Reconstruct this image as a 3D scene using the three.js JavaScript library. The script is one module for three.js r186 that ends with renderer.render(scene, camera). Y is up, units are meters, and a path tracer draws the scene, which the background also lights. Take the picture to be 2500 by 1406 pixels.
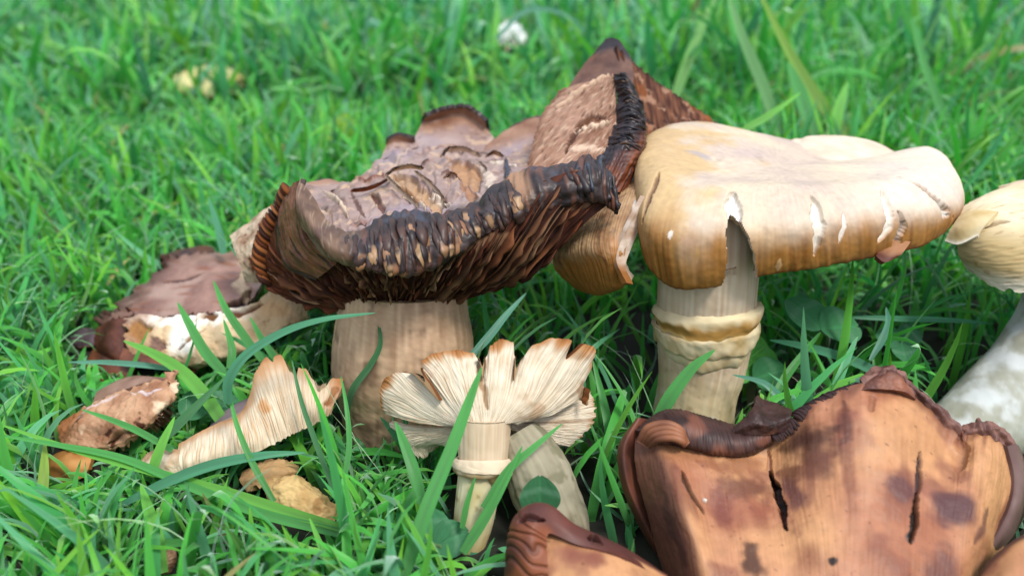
import * as THREE from 'three';
import { mergeGeometries } from 'three/addons/utils/BufferGeometryUtils.js';
import { ImprovedNoise } from 'three/addons/math/ImprovedNoise.js';

// ---------------------------------------------------------------- camera, sky, sun, exposure
const PITCH = THREE.MathUtils.degToRad(28), FOV = 36, EYE = 0.18;
const scene = new THREE.Scene();
const camera = new THREE.PerspectiveCamera(FOV, 2500 / 1406, 0.005, 200);
camera.position.set(0, EYE, 0);
camera.rotation.set(-PITCH, 0, 0);
camera.focus = 0.258;
camera.userData.fStop = 9;
scene.add(camera);

function skyTexture() {                                   // a bright, thinly overcast sky
  const W = 256, H = 128, data = new Float32Array(W * H * 4);
  const sun = new THREE.Vector3(0.32, 0.85, 0.34).normalize();
  for (let j = 0; j < H; j++) {
    const up = ((j + 0.5) / H - 0.5) * Math.PI, y = Math.sin(up);
    for (let i = 0; i < W; i++) {
      const a = ((i + 0.5) / W - 0.5) * 2 * Math.PI, x = Math.cos(a) * Math.cos(up), z = Math.sin(a) * Math.cos(up);
      const c = Math.max(0, x * sun.x + y * sun.y + z * sun.z);
      const k = y > 0 ? 0.30 + 0.62 * y : 0.2;
      const g = 0.5 * Math.pow(c, 4);
      const o = (j * W + i) * 4;
      data[o] = k * 0.86 + g; data[o + 1] = k * 0.97 + g * 0.98; data[o + 2] = k * 1.16 + g * 0.94; data[o + 3] = 1;
    }
  }
  const t = new THREE.DataTexture(data, W, H, THREE.RGBAFormat, THREE.FloatType);
  t.mapping = THREE.EquirectangularReflectionMapping;
  t.magFilter = THREE.LinearFilter; t.minFilter = THREE.LinearFilter;
  t.needsUpdate = true;
  return t;
}
scene.background = skyTexture();
scene.environment = scene.background;

const sun = new THREE.DirectionalLight(new THREE.Color(1, 0.965, 0.9), 2.1);
sun.position.set(0.32, 0.85, 0.34 - 0.35);
sun.target.position.set(0, 0, -0.35);
sun.castShadow = true;
sun.shadow.radius = 26;
sun.shadow.mapSize.set(2048, 2048);
Object.assign(sun.shadow.camera, { left: -1, right: 1, top: 1, bottom: -1, near: 0.01, far: 4 });
scene.add(sun, sun.target);

const renderer = new THREE.WebGLRenderer({ antialias: true });
renderer.toneMapping = THREE.LinearToneMapping;
renderer.toneMappingExposure = 1.7;
renderer.shadowMap.enabled = true;

// ---------------------------------------------------------------- helpers
const V3 = THREE.Vector3, clamp = THREE.MathUtils.clamp, lerp = THREE.MathUtils.lerp, sstep = THREE.MathUtils.smoothstep;
let seed = 7331;
const rnd = () => { seed = (seed + 0x6d2b79f5) | 0; let t = Math.imul(seed ^ (seed >>> 15), 1 | seed); t = (t + Math.imul(t ^ (t >>> 7), 61 | t)) ^ t; return ((t ^ (t >>> 14)) >>> 0) / 4294967296; };
const rr = (a, b) => a + (b - a) * rnd();
const perlin = new ImprovedNoise();
const N = (x, y, z = 0) => perlin.noise(x + 31.7, y + 11.3, z + 57.1);
function fbm(x, y, z = 0, o = 4) { let s = 0, a = 0.5, f = 1; for (let i = 0; i < o; i++) { s += a * N(x * f, y * f, z * f + i * 9.1); a *= 0.5; f *= 2.03; } return s; }
const fP = (P, f, o = 3) => fbm(P.x * f, P.y * f, P.z * f, o);
const C = (hex) => new THREE.Color(hex).toArray();
const mix = (a, b, t) => { t = clamp(t, 0, 1); return [a[0] + (b[0] - a[0]) * t, a[1] + (b[1] - a[1]) * t, a[2] + (b[2] - a[2]) * t]; };
const mul = (a, k) => [a[0] * k, a[1] * k, a[2] * k];
const ramp = (t, ...s) => { for (let i = 0; i + 3 < s.length + 1; i += 2) if (t <= s[i + 2] || i + 4 >= s.length) return mix(s[i + 1], s[i + 3], (t - s[i]) / (s[i + 2] - s[i])); return s[s.length - 1]; };

// a point of the place, from its direction in the photograph (2500 x 1406) and its distance along the view
const FPX = 703 / Math.tan(THREE.MathUtils.degToRad(FOV / 2)), cp = Math.cos(PITCH), sp = Math.sin(PITCH);
const at = (px, py, d) => { const a = (px - 1250) / FPX * d, b = -(py - 703) / FPX * d; return new V3(a, EYE + b * cp - d * sp, -b * sp - d * cp); };
const pix = (P) => { const y = P.y - EYE, d = -y * sp - P.z * cp, b = y * cp - P.z * sp; return [1250 + P.x / d * FPX, 703 - b / d * FPX, d]; };
const eyePos = new V3(0, EYE, 0);

const used = new Map();
function numbered(n) { const k = used.get(n) ?? 0; used.set(n, k + 1); return k ? n + '_' + String(k).padStart(3, '0') : n; }
function thing(name, label, category, base, group) {
  const o = new THREE.Group(); o.name = numbered(name); o.position.copy(base); scene.add(o);
  o.userData = { label, category }; if (group) o.userData.group = group;
  return o;
}
const owner = (o) => { while (o.parent && o.parent !== scene) o = o.parent; return o; };
const solids = [];                                         // everything the grass has to grow round
function part(parent, name, g, m, label) {                 // g is in world coordinates
  const root = owner(parent); g = g.clone(); g.translate(-root.position.x, -root.position.y, -root.position.z);
  const o = new THREE.Mesh(g, m); o.name = name; o.castShadow = o.receiveShadow = true; parent.add(o);
  if (label) o.userData.label = label;
  solids.push([g, root.position]);
  return o;
}
const mat = (o = {}) => new THREE.MeshPhysicalMaterial({ color: 0xffffff, vertexColors: true, roughness: 0.7, side: THREE.DoubleSide, ...o });
const M = {
  smooth: mat({ color: new THREE.Color(0.82, 0.82, 0.82), roughness: 0.5, specularIntensity: 0.6 }),
  brown: mat({ color: new THREE.Color(0.72, 0.66, 0.61), roughness: 0.5, specularIntensity: 0.5 }),
  flesh: mat({ color: new THREE.Color(0.82, 0.82, 0.82), roughness: 0.8, specularIntensity: 0.4 }),
  gills: mat({ color: new THREE.Color(0.70, 0.69, 0.68), roughness: 0.75, specularIntensity: 0.4 }),
  burnt: mat({ color: new THREE.Color(0.66, 0.65, 0.66), roughness: 0.45, specularIntensity: 0.7 }),
  stem: mat({ color: new THREE.Color(0.82, 0.82, 0.82), roughness: 0.75, specularIntensity: 0.4 }),
  blade: mat({ roughness: 1, transmission: 0.45, thickness: 0, clearcoat: 0.28, clearcoatRoughness: 0.34 }),
  dewyBlade: mat({ roughness: 1, transmission: 0.42, thickness: 0, clearcoat: 0.65, clearcoatRoughness: 0.42 }),
  leaf: mat({ roughness: 1, transmission: 0.35, thickness: 0, clearcoat: 0.18, clearcoatRoughness: 0.5 }),
  petal: mat({ roughness: 1, transmission: 0.3, thickness: 0 }),
};

// Catmull-Rom through a list of points (closed lists wrap round)
function cr(list, t, closed, out = new V3()) {
  const n = list.length, s = closed ? t * n : t * (n - 1); let i = Math.floor(s); if (!closed) i = clamp(i, 0, n - 2);
  const f = s - i, g = (k) => (closed ? list[((k % n) + n) % n] : k < 0 ? ext(list[0], list[1]) : k >= n ? ext(list[n - 1], list[n - 2]) : list[k]);
  const a = g(i - 1), b = g(i), c = g(i + 1), d = g(i + 2), f2 = f * f, f3 = f2 * f;
  const h = (p, q, r, w) => 0.5 * (2 * q + (r - p) * f + (2 * p - 5 * q + 4 * r - w) * f2 + (3 * q - p - 3 * r + w) * f3);
  return out.set(h(a.x, b.x, c.x, d.x), h(a.y, b.y, c.y, d.y), h(a.z, b.z, c.z, d.z));
}
const ext = (a, b) => new V3(2 * a.x - b.x, 2 * a.y - b.y, 2 * a.z - b.z);
const pts = (row, dd = 0) => row.map((p) => (p.isVector3 ? p : at(p[0], p[1], p[2] + dd)));

// A sheet of flesh: a smooth surface through a net of points, with relief, a colour for each spot, cuts, and thickness.
function sheet(o) {
  const { nu = 120, nv = 80, closed = false, thick = 0.0012, flip = false, dd = 0 } = o;
  const rows = o.rows.map((r) => pts(r, dd)), n = (nu + 1) * (nv + 1), id = (i, j) => j * (nu + 1) + i;
  const raw = (u, v) => { const col = rows.map((r) => cr(r, u, closed)); return cr(col, v, false); };
  const grid = [], UV = [], um = (i) => (o.umap ? o.umap(i / nu) : i / nu);
  const cols = [];
  for (let i = 0; i <= nu; i++) cols.push(rows.map((r) => cr(r, closed ? um(i % nu) : um(i), closed)));
  for (let j = 0; j <= nv; j++) for (let i = 0; i <= nu; i++) {
    const u = um(i); let v = j / nv; const v1 = o.vEnd ? o.vEnd(u) : 1, v0 = o.vStart ? o.vStart(u) : 0; const vv = v - (1 - v1) * Math.pow(v, 5) + v0 * Math.pow(1 - v, 5);
    let P;
    if (o.uStart || o.uEnd) { const a = o.uStart ? o.uStart(v) : 0, b = o.uEnd ? o.uEnd(v) : 1; P = raw(u - (1 - b) * Math.pow(u, 5) + a * Math.pow(1 - u, 5), vv); } else P = cr(cols[i], vv, false);
    grid.push(P); UV.push([u, vv]);
  }
  const normals = (pos) => {
    const out = [], a = new V3(), b = new V3();
    for (let j = 0; j <= nv; j++) for (let i = 0; i <= nu; i++) {
      const i0 = closed ? (i - 1 + nu) % nu : Math.max(0, i - 1), i1 = closed ? (i + 1) % nu : Math.min(nu, i + 1);
      a.subVectors(pos[id(i1, j)], pos[id(i0, j)]); b.subVectors(pos[id(i, Math.min(nv, j + 1))], pos[id(i, Math.max(0, j - 1))]);
      out.push(new V3().crossVectors(a, b).normalize());
    }
    if (closed && pos[id(0, 0)].distanceTo(pos[id(nu >> 1, 0)]) < 1e-6) { const s = new V3(); for (let i = 0; i < nu; i++) s.add(out[id(i, 12)]); s.normalize(); for (let j = 0; j < 12; j++) for (let i = 0; i <= nu; i++) out[id(i, j)].lerp(s, 1 - j / 12).normalize(); }
    return out;
  };
  let nor = normals(grid), face = 0;
  const dir = new V3();
  for (let k = 0; k < n; k += 7) face += nor[k].dot(dir.subVectors(eyePos, grid[k]).normalize());
  const sgn = (face < 0 ? -1 : 1) * (flip ? -1 : 1);
  nor.forEach((v) => v.multiplyScalar(sgn));
  // marks: lines and spots given where the photograph shows them, kept as places on this surface
  const find = (px, py) => { let best = 1e9, at_ = 0; for (let k = 0; k < n; k++) { const q = pix(grid[k]); const e = (q[0] - px) ** 2 + (q[1] - py) ** 2 + (nor[k].dot(dir.subVectors(eyePos, grid[k])) < 0 ? 1e6 : 0); if (e < best) { best = e; at_ = k; } } return grid[at_]; };
  const marks = (o.marks ?? []).map((m) => ({ ...m, P: m.pts.map((p) => find(p[0], p[1])) }));
  const seg = new V3(), rel = new V3();
  const near = (m, P0) => {                                  // 0 away from the mark, 1 in its middle
    let best = 0; const k = m.hole ? 0 : Math.min(m.w * 0.9, 0.004), f = 0.3 / m.w, P = k ? P0.clone().add(new V3(k * fbm(P0.x * f, P0.y * f, P0.z * f, 3), k * fbm(P0.x * f + 9, P0.y * f, P0.z * f + 4, 3), k * fbm(P0.x * f, P0.y * f + 7, P0.z * f + 2, 3))) : P0;
    if (m.P.length === 1) { rel.subVectors(P, m.P[0]); if (m.squash) rel.multiply(m.squash); const d = rel.length() / (m.w * (1 + 0.5 * fP(P, 140, 4))); return sstep(1.15 - d, 0, m.soft ?? 0.5); }
    const L = m.P.length - 1;
    for (let s = 0; s < L; s++) {
      seg.subVectors(m.P[s + 1], m.P[s]); rel.subVectors(P, m.P[s]);
      const t = clamp(rel.dot(seg) / Math.max(1e-12, seg.lengthSq()), 0, 1); rel.addScaledVector(seg, -t);
      const tt = (s + t) / L, taper = m.even || (L === 1 && (m.soft ?? 0.5) >= 0.6) ? 1 : m.grow ? Math.pow(tt, 0.6) : Math.pow(Math.sin(Math.PI * clamp(tt * 0.94 + 0.03, 0, 1)), 0.6);
      const d = rel.length() / (m.w * (m.hole ? 1 + 0.35 * fP(P, 130, 2) : 1 + (m.w > 0.0016 ? 1.1 * fP(P, 230, 4) : 0.5 * fP(P, 500, 2))) * taper + 1e-9);
      best = Math.max(best, sstep(1.2 - d, 0, m.soft ?? 0.5));
    }
    return best;
  };
  const hits = grid.map((P) => marks.map((m) => near(m, P)));
  const front = grid.map((P, k) => {
    const [u, v] = UV[k]; let h = o.disp ? o.disp(u, v, P) : 0;
    for (let q = 0; q < marks.length; q++) h -= (marks[q].depth ?? 0) * hits[k][q];
    const Q = P.clone().addScaledVector(nor[k], h); if (o.warp) o.warp(Q, u, v); return Q;
  });
  if (closed) for (let j = 0; j <= nv; j++) front[id(nu, j)].copy(front[id(0, j)]);
  const fn = normals(front).map((v) => v.multiplyScalar(sgn));
  const back = front.map((P, k) => P.clone().addScaledVector(nor[k], -(typeof thick === 'function' ? thick(...UV[k]) : thick)));
  const keep = (i, j) => {
    if (i < 0 || j < 0 || i >= nu || j >= nv) return closed && j >= 0 && j < nv ? keep((i + nu) % nu, j) : false;
    const k = id(i, j); if (o.cut && o.cut(UV[k][0], UV[k][1], grid[k])) return false;
    for (let q = 0; q < marks.length; q++) if (marks[q].hole && hits[k][q] > marks[q].hole) return false;
    return true;
  };
  const pos = [], col = [], nrm = [], idx = [];
  const push = (P, nn, c) => { pos.push(P.x, P.y, P.z); nrm.push(nn.x, nn.y, nn.z); col.push(...c); return pos.length / 3 - 1; };
  const fc = front.map((P, k) => { let c = o.color(UV[k][0], UV[k][1], grid[k]); for (let q = 0; q < marks.length; q++) if (marks[q].col) c = mix(c, marks[q].col, hits[k][q] * (marks[q].a ?? 1)); return c; });
  const bc = o.back ? front.map((P, k) => o.back(UV[k][0], UV[k][1], grid[k])) : fc.map((c) => mul(c, 0.8));
  front.forEach((P, k) => push(P, fn[k], fc[k]));
  back.forEach((P, k) => push(P, nor[k].clone().negate(), bc[k]));
  const quad = (a, b, c, d, s) => (s > 0 ? idx.push(a, b, c, a, c, d) : idx.push(a, c, b, a, d, c));
  for (let j = 0; j < nv; j++) for (let i = 0; i < nu; i++) {
    if (!keep(i, j)) continue;
    const a = id(i, j), b = id(i + 1, j), c = id(i + 1, j + 1), d = id(i, j + 1);
    quad(a, b, c, d, sgn); quad(a + n, b + n, c + n, d + n, -sgn);
    for (const [e, f, x, y] of [[a, b, i, j - 1], [b, c, i + 1, j], [c, d, i, j + 1], [d, a, i - 1, j]]) {
      if (keep(x, y)) continue;
      const w = new V3().crossVectors(seg.subVectors(front[f], front[e]), nor[e]).normalize().multiplyScalar(sgn), ec = o.edge ? [o.edge(UV[e][0], UV[e][1], grid[e]), o.edge(UV[f][0], UV[f][1], grid[f])] : [fc[e], fc[f]];
      const p = push(front[e], w, ec[0]), q = push(front[f], w, ec[1]), r = push(back[f], w, ec[1]), s = push(back[e], w, ec[0]);
      quad(p, s, r, q, sgn);
    }
  }
  const g = new THREE.BufferGeometry();
  g.setAttribute('position', new THREE.Float32BufferAttribute(pos, 3)); g.setAttribute('normal', new THREE.Float32BufferAttribute(nrm, 3)); g.setAttribute('color', new THREE.Float32BufferAttribute(col, 3)); g.setIndex(idx);
  g.userData = { point: (i, j) => front[id(Math.round(i * nu), Math.round(j * nv))], normal: (i, j) => fn[id(Math.round(i * nu), Math.round(j * nv))] };
  return g;
}

// A solid round an axis: [px, py, distance, radius in photograph pixels] from top to base
function loft(o) {
  const { axis, nu = 72, nv = 90, color, disp, flat = 1, caps = true } = o;
  const A = axis.map((p) => at(p[0], p[1], p[2])), R = axis.map((p) => p[3] / FPX * p[2]);
  const pos = [], col = [], idx = [];
  const T = new V3(), X = new V3(), Z = new V3(), P = new V3();
  for (let j = 0; j <= nv; j++) {
    const v = j / nv, c = cr(A, v, false), c2 = cr(A, Math.min(1, v + 0.01), false), c1 = cr(A, Math.max(0, v - 0.01), false);
    const s = v * (R.length - 1), k = clamp(Math.floor(s), 0, R.length - 2), rv = new V3(); cr(R.map((r) => new V3(r, 0, 0)), v, false, rv);
    T.subVectors(c2, c1).normalize(); X.set(1, 0, 0).addScaledVector(T, -T.x).normalize(); Z.crossVectors(X, T).normalize();
    for (let i = 0; i <= nu; i++) {
      const u = (i % nu) / nu, a = u * 2 * Math.PI;
      P.copy(c).addScaledVector(X, Math.cos(a) * rv.x).addScaledVector(Z, Math.sin(a) * rv.x * flat);
      if (o.shift) P.addScaledVector(T, o.shift(u, v)); const dirx = P.clone().sub(c).normalize(), h = disp ? disp(u, v, P) : 0; P.addScaledVector(dirx, h);
      pos.push(P.x, P.y, P.z); col.push(...color(u, v, P));
    }
  }
  const id = (i, j) => j * (nu + 1) + i;
  for (let j = 0; j < nv; j++) for (let i = 0; i < nu; i++) { const a = id(i, j), b = id(i + 1, j), c = id(i + 1, j + 1), d = id(i, j + 1); idx.push(a, c, b, a, d, c); }
  if (caps) for (const j of [0, nv]) { const c = cr(A, j / nv, false), m = pos.length / 3; pos.push(c.x, c.y, c.z); col.push(...color(0, j / nv, c)); for (let i = 0; i < nu; i++) j ? idx.push(m, id(i, j), id(i + 1, j)) : idx.push(m, id(i + 1, j), id(i, j)); }
  const g = new THREE.BufferGeometry();
  g.setAttribute('position', new THREE.Float32BufferAttribute(pos, 3)); g.setAttribute('color', new THREE.Float32BufferAttribute(col, 3)); g.setIndex(idx); g.computeVertexNormals();
  const nn = g.attributes.normal;
  for (let j = 0; j <= nv; j++) { const a = id(0, j), b = id(nu, j), v = new V3(nn.getX(a) + nn.getX(b), nn.getY(a) + nn.getY(b), nn.getZ(a) + nn.getZ(b)).normalize(); nn.setXYZ(a, v.x, v.y, v.z); nn.setXYZ(b, v.x, v.y, v.z); }
  return g;
}

// One gill or tooth: a thin blade standing on a line of points, as high as `h` in its middle
function lamella(P, D, h, th, color, seg = 8, prof = (t) => Math.pow(Math.sin(Math.PI * t), 0.6)) {
  const pos = [], col = [], idx = [], S = new V3(), B = new V3(), Tn = new V3(), d = new V3();
  for (let k = 0; k <= seg; k++) {
    const t = k / seg; cr(P, t, false, B); cr(P, Math.min(1, t + 0.02), false, Tn); const b2 = cr(P, Math.max(0, t - 0.02), false); Tn.sub(b2).normalize();
    cr(D, t, false, d).normalize(); S.crossVectors(Tn, d).normalize();
    const hh = h * prof(t), w = th * (0.35 + 0.65 * prof(t));
    for (const [e, f] of [[-1, -0.25], [-0.85, 0.6], [0, 1], [0.85, 0.6], [1, -0.25]]) { const q = B.clone().addScaledVector(d, hh * f).addScaledVector(S, e * w * 0.5); pos.push(q.x, q.y, q.z); col.push(...color(t, clamp(f, 0, 1))); }
  }
  for (let k = 0; k < seg; k++) for (let e = 0; e < 4; e++) { const a = k * 5 + e, b = a + 1, c = a + 6, f = a + 5; idx.push(a, b, c, a, c, f); }
  const g = new THREE.BufferGeometry();
  g.setAttribute('position', new THREE.Float32BufferAttribute(pos, 3)); g.setAttribute('color', new THREE.Float32BufferAttribute(col, 3)); g.setIndex(idx); g.computeVertexNormals();
  return g;
}

// ---------------------------------------------------------------- the ground
{
  const g = new THREE.PlaneGeometry(160, 160, 80, 80); g.rotateX(-Math.PI / 2);
  const p = g.attributes.position, c = [];
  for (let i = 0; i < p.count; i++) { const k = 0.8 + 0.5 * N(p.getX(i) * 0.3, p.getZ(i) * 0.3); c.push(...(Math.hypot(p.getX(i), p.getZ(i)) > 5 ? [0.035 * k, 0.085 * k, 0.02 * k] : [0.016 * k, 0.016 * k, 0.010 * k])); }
  g.setAttribute('color', new THREE.Float32BufferAttribute(c, 3));
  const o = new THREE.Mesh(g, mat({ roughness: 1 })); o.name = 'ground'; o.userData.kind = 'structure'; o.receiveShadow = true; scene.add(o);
}

const floorAt = (px, py) => { const th = PITCH + Math.atan((py - 703) / FPX), h = EYE / Math.tan(th); const d = h * cp + EYE * sp; return at(px, py, d); };

// ---------------------------------------------------------------- the tan mushroom with a ring on its stem
{
  const T = thing('ringed_mushroom', 'large tan mushroom with a glossy split cap and a ringed cream stem, right of centre', 'mushroom', floorAt(1690, 1075));
  const z = (d) => 0.2455 + (d - 0.235) * 0.72;
  const ring = (...l) => l.map(([x, y, d]) => [x, y, z(d)]);
  const centre = [1900, 405, z(0.292)];
  const rows = [
    Array(16).fill(centre),
    ring([2150, 400, .297], [2110, 420, .284], [2060, 432, .274], [2000, 436, .270], [1940, 438, .267], [1890, 438, .266], [1840, 436, .266], [1790, 430, .270], [1755, 415, .275], [1740, 398, .283], [1740, 375, .292], [1755, 345, .308], [1810, 338, .318], [1900, 366, .320], [1990, 396, .318], [2090, 395, .308]),
    ring([2305, 400, .298], [2250, 428, .276], [2170, 450, .262], [2065, 458, .253], [1960, 462, .248], [1870, 465, .246], [1780, 465, .246], [1690, 455, .250], [1635, 432, .258], [1605, 398, .272], [1598, 362, .292], [1632, 318, .318], [1735, 304, .335], [1895, 341, .340], [2065, 386, .338], [2215, 374, .325]),
    ring([2352, 452, .298], [2326, 500, .272], [2240, 525, .256], [2118, 540, .243], [1990, 552, .237], [1880, 566, .235], [1760, 580, .235], [1640, 572, .238], [1572, 535, .246], [1556, 480, .262], [1555, 395, .288], [1590, 325, .325], [1712, 298, .347], [1900, 336, .353], [2105, 383, .350], [2275, 359, .332]),
    ring([2345, 505, .299], [2312, 562, .278], [2240, 602, .264], [2120, 628, .252], [2000, 650, .246], [1880, 668, .244], [1760, 696, .245], [1650, 700, .249], [1580, 645, .256], [1558, 565, .270], [1553, 440, .295], [1582, 352, .330], [1705, 322, .352], [1900, 358, .358], [2104, 404, .355], [2292, 396, .335]),
    ring([2325, 512, .297], [2295, 562, .282], [2225, 592, .270], [2110, 614, .260], [1995, 634, .256], [1880, 650, .254], [1760, 672, .255], [1655, 678, .258], [1595, 635, .264], [1570, 565, .274], [1568, 450, .295], [1600, 370, .328], [1715, 340, .348], [1900, 372, .352], [2090, 412, .350], [2275, 405, .332]),
  ];
  const pale = C('#d6c3a6'), lilac = C('#bda89c'), ochre = C('#b57e3e'), deep = C('#84501e'), yellow = C('#c4a064'), white = C('#ece4da'), rimc = C('#7a3f18');
  const g = sheet({
    rows, nu: 460, nv: 200, closed: true, thick: 0.0022, umap: (u) => u - 0.62 * (Math.sin(2 * Math.PI * (u - 0.34)) + Math.sin(2 * Math.PI * 0.34)) / (2 * Math.PI),
    vEnd: (u) => 1 - 0.035 * Math.abs(N(u * 60, 1)) - 0.07 * Math.max(0, N(u * 23, 5)) - 0.02 * Math.abs(N(u * 170, 4)),
    disp: (u, v, P) => sstep(v, 0, 0.12) * 0.0003 * fP(P, 260, 4) + sstep(v, 0.45, 0.75) * 0.00028 * N(u * 130, v * 3) + 0.0006 * fP(P, 60, 2) - 0.00025 * Math.max(0, N(u * 90, v * 2, 4)) * sstep(v, 0.6, 0.8),
    color: (u, v, P) => {
      const px = pix(P)[0] / 2500;                          // position along the cap, left to right
      let c = mix(pale, lilac, 0.5 + 1.4 * fP(P, 45, 3));
      c = mix(c, yellow, sstep(0.72 - px + 0.15 * fP(P, 70, 3), 0, 0.07) * 0.75);
      c = mix(c, mix(ochre, deep, 0.4 + 0.5 * N(u * 85, v * 2.6) + 0.6 * N(u * 230, v * 3) + 0.7 * fP(P, 70, 3)), sstep(v + 0.05 * N(u * 44, 2) + 0.16 * fP(P, 55, 3), 0.52, 0.74));
      
      c = mix(c, rimc, sstep(v + 0.05 * N(u * 50, 7), 0.77, 0.83) * 0.8);
      c = mix(c, C('#8c7a70'), sstep(fP(P, 150, 3), 0.22, 0.4) * 0.4 * (1 - v));
      c = mix(c, C('#e9dccb'), sstep(px, 0.80, 0.90) * (1 - sstep(v, 0.5, 0.7)) * 0.5); return mul(c, 0.95 + 0.22 * fP(P, 520, 3) + 0.10 * N(u * 260, v * 7));
    },
    cut: (u, v) => v > 0.7 && Math.abs(u - 0.3415) < 0.0105,
    back: () => C('#8a6647'), edge: () => C('#cdb59b'),
    marks: [
      { pts: [[1786, 470], [1790, 520], [1800, 570]], w: 0.0022, col: white, depth: 0.0016, grow: 0, soft: 0.35 },
      { pts: [[1788, 515], [1800, 570], [1812, 630], [1818, 740]], w: 0.0050, hole: 0.45, grow: 1, soft: 0.3, even: 0 },
      { pts: [[1982, 478], [1996, 530], [1998, 570], [1990, 620]], w: 0.0018, col: C('#e2d6c6'), depth: 0.0014, soft: 0.5 },
      { pts: [[2062, 522], [2060, 560], [2050, 592]], w: 0.0008, col: white, depth: 0.0004, soft: 0.4, a: 0.8 },
      { pts: [[2155, 468], [2172, 510], [2168, 555], [2145, 592]], w: 0.0015, col: C('#e4d9ca'), depth: 0.0013, soft: 0.5 },
      { pts: [[2194, 515], [2206, 545], [2190, 590], [2178, 612]], w: 0.0018, col: C('#b9a698'), depth: 0.0016, soft: 0.35 },
      { pts: [[2195, 430], [2260, 462], [2305, 500], [2326, 530]], w: 0.0012, col: C('#8c6547'), depth: 0.0019, soft: 0.8, a: 0.8 },
      { pts: [[2290, 490], [2308, 512], [2318, 530]], w: 0.0019, col: C('#cfc6ba'), depth: 0.001, soft: 0.35 },
      { pts: [[1638, 560], [1636, 582]], w: 0.0006, col: white, a: 0.8, soft: 0.5 },
      { pts: [[1700, 600], [1705, 640]], w: 0.0006, col: C('#c99a5c'), a: 0.6 }, { pts: [[1905, 632], [1902, 660]], w: 0.0009, col: C('#d3a878'), a: 0.8 },
      { pts: [[1612, 420], [1598, 455], [1580, 500], [1568, 540]], w: 0.0011, col: C('#5b3524'), depth: 0.0008, soft: 0.7, a: 0.8 },
      { pts: [[1706, 372], [1722, 380]], w: 0.0028, col: C('#8d8a96'), soft: 1.1, a: 0.6 },
    ],
  });
  const cap = part(T, 'cap', g, M.smooth);
  // bulging lobe behind, left of the fold
  part(cap, 'cap_lobe', sheet({
    rows: [[[1890, 400, .312], [1960, 425, .308], [2050, 425, .306], [2140, 420, .308], [2190, 415, .312]], [[1895, 372, .320], [1958, 368, .320], [2050, 366, .320], [2140, 378, .320], [2192, 392, .320]], [[1905, 352, .331], [1965, 333, .333], [2055, 331, .334], [2135, 345, .333], [2185, 370, .331]], [[1915, 368, .345], [1975, 352, .348], [2060, 350, .349], [2140, 365, .347], [2185, 385, .345]]],
    nu: 90, nv: 40, thick: 0.002, disp: (u, v, P) => 0.0003 * fP(P, 200, 3) - 0.0006 * Math.exp(-(((u - 0.22) * 30) ** 2)), color: (u, v, P) => mul(mix(C('#e0cdb8'), C('#cdb49c'), 0.5 + 1.6 * fP(P, 130, 3)), 1),
  }), M.smooth);
  // the torn left lobe that hangs beside the main cap
  const lobe = sheet({
    rows: [
      [[1425, 545, .285], [1470, 490, .286], [1530, 440, .288], [1610, 408, .286]],
      [[1372, 580, .276], [1430, 545, .272], [1505, 500, .268], [1592, 445, .270]],
      [[1350, 630, .276], [1410, 605, .266], [1480, 580, .259], [1562, 520, .262]],
      [[1360, 665, .281], [1425, 655, .268], [1490, 640, .258], [1530, 600, .258]],
      [[1400, 700, .287], [1450, 712, .275], [1500, 695, .264], [1528, 660, .260]],
      [[1430, 718, .290], [1470, 722, .280], [1520, 705, .268], [1545, 690, .262]],
    ],
    nu: 130, nv: 130, thick: 0.0022, vEnd: (u) => 0.97 - 0.05 * Math.max(0, N(u * 16, 3)) - 0.02 * N(u * 40, 9),
    disp: (u, v, P) => 0.0004 * fP(P, 240, 4) + 0.0005 * Math.max(0, fP(P, 420, 3)) * (1 - v) + 0.0002 * N(u * 60, v * 3),
    color: (u, v, P) => {
      let c = mix(C('#b8946c'), C('#8a6240'), 0.5 + 1.7 * fP(P, 160, 4));
      c = mix(c, mix(C('#b4783a'), C('#87501f'), 0.4 + 1.0 * N(u * 60, v * 2)), sstep(v + 0.16 * fP(P, 140, 3), 0.38, 0.62));
      c = mix(c, C('#5a2a10'), sstep(v, 0.9, 1) * 0.6);
      return mix(c, C('#5c4038'), sstep(fP(P, 330, 3), 0.12, 0.3) * (1 - v) * 0.8);
    },
    edge: () => C('#c9b09a'),
    marks: [{ pts: [[1600, 420], [1570, 470], [1545, 520]], w: 0.0012, col: C('#d9cfc6'), depth: 0.0003, soft: 0.5, a: 0.85 }, { pts: [[1585, 425], [1555, 470]], w: 0.0009, col: C('#4c2f28'), depth: 0.001, soft: 0.6 }],
  });
  part(cap, 'torn_lobe', lobe, M.smooth, 'brown torn lobe with a ragged lower lip');
  part(cap, 'torn_edge', sheet({
    rows: [[[1575, 480, .2585], [1552, 520, .2575], [1530, 560, .257], [1512, 600, .257], [1506, 640, .257], [1530, 690, .258]], [[1583, 490, .2605], [1568, 530, .260], [1556, 570, .2595], [1540, 610, .259], [1528, 650, .2585], [1546, 694, .260]]],
    nu: 70, nv: 14, thick: 0.0016, disp: (u, v, P) => 0.0004 * fP(P, 420, 3), color: (u, v, P) => mix(mix(C('#d8c4b2'), C('#a98468'), 0.4 + 1.5 * fP(P, 350, 3)), C('#96602f'), sstep(u, 0.72, 0.9)),
  }), M.flesh, 'pale torn flesh along the split');
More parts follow.
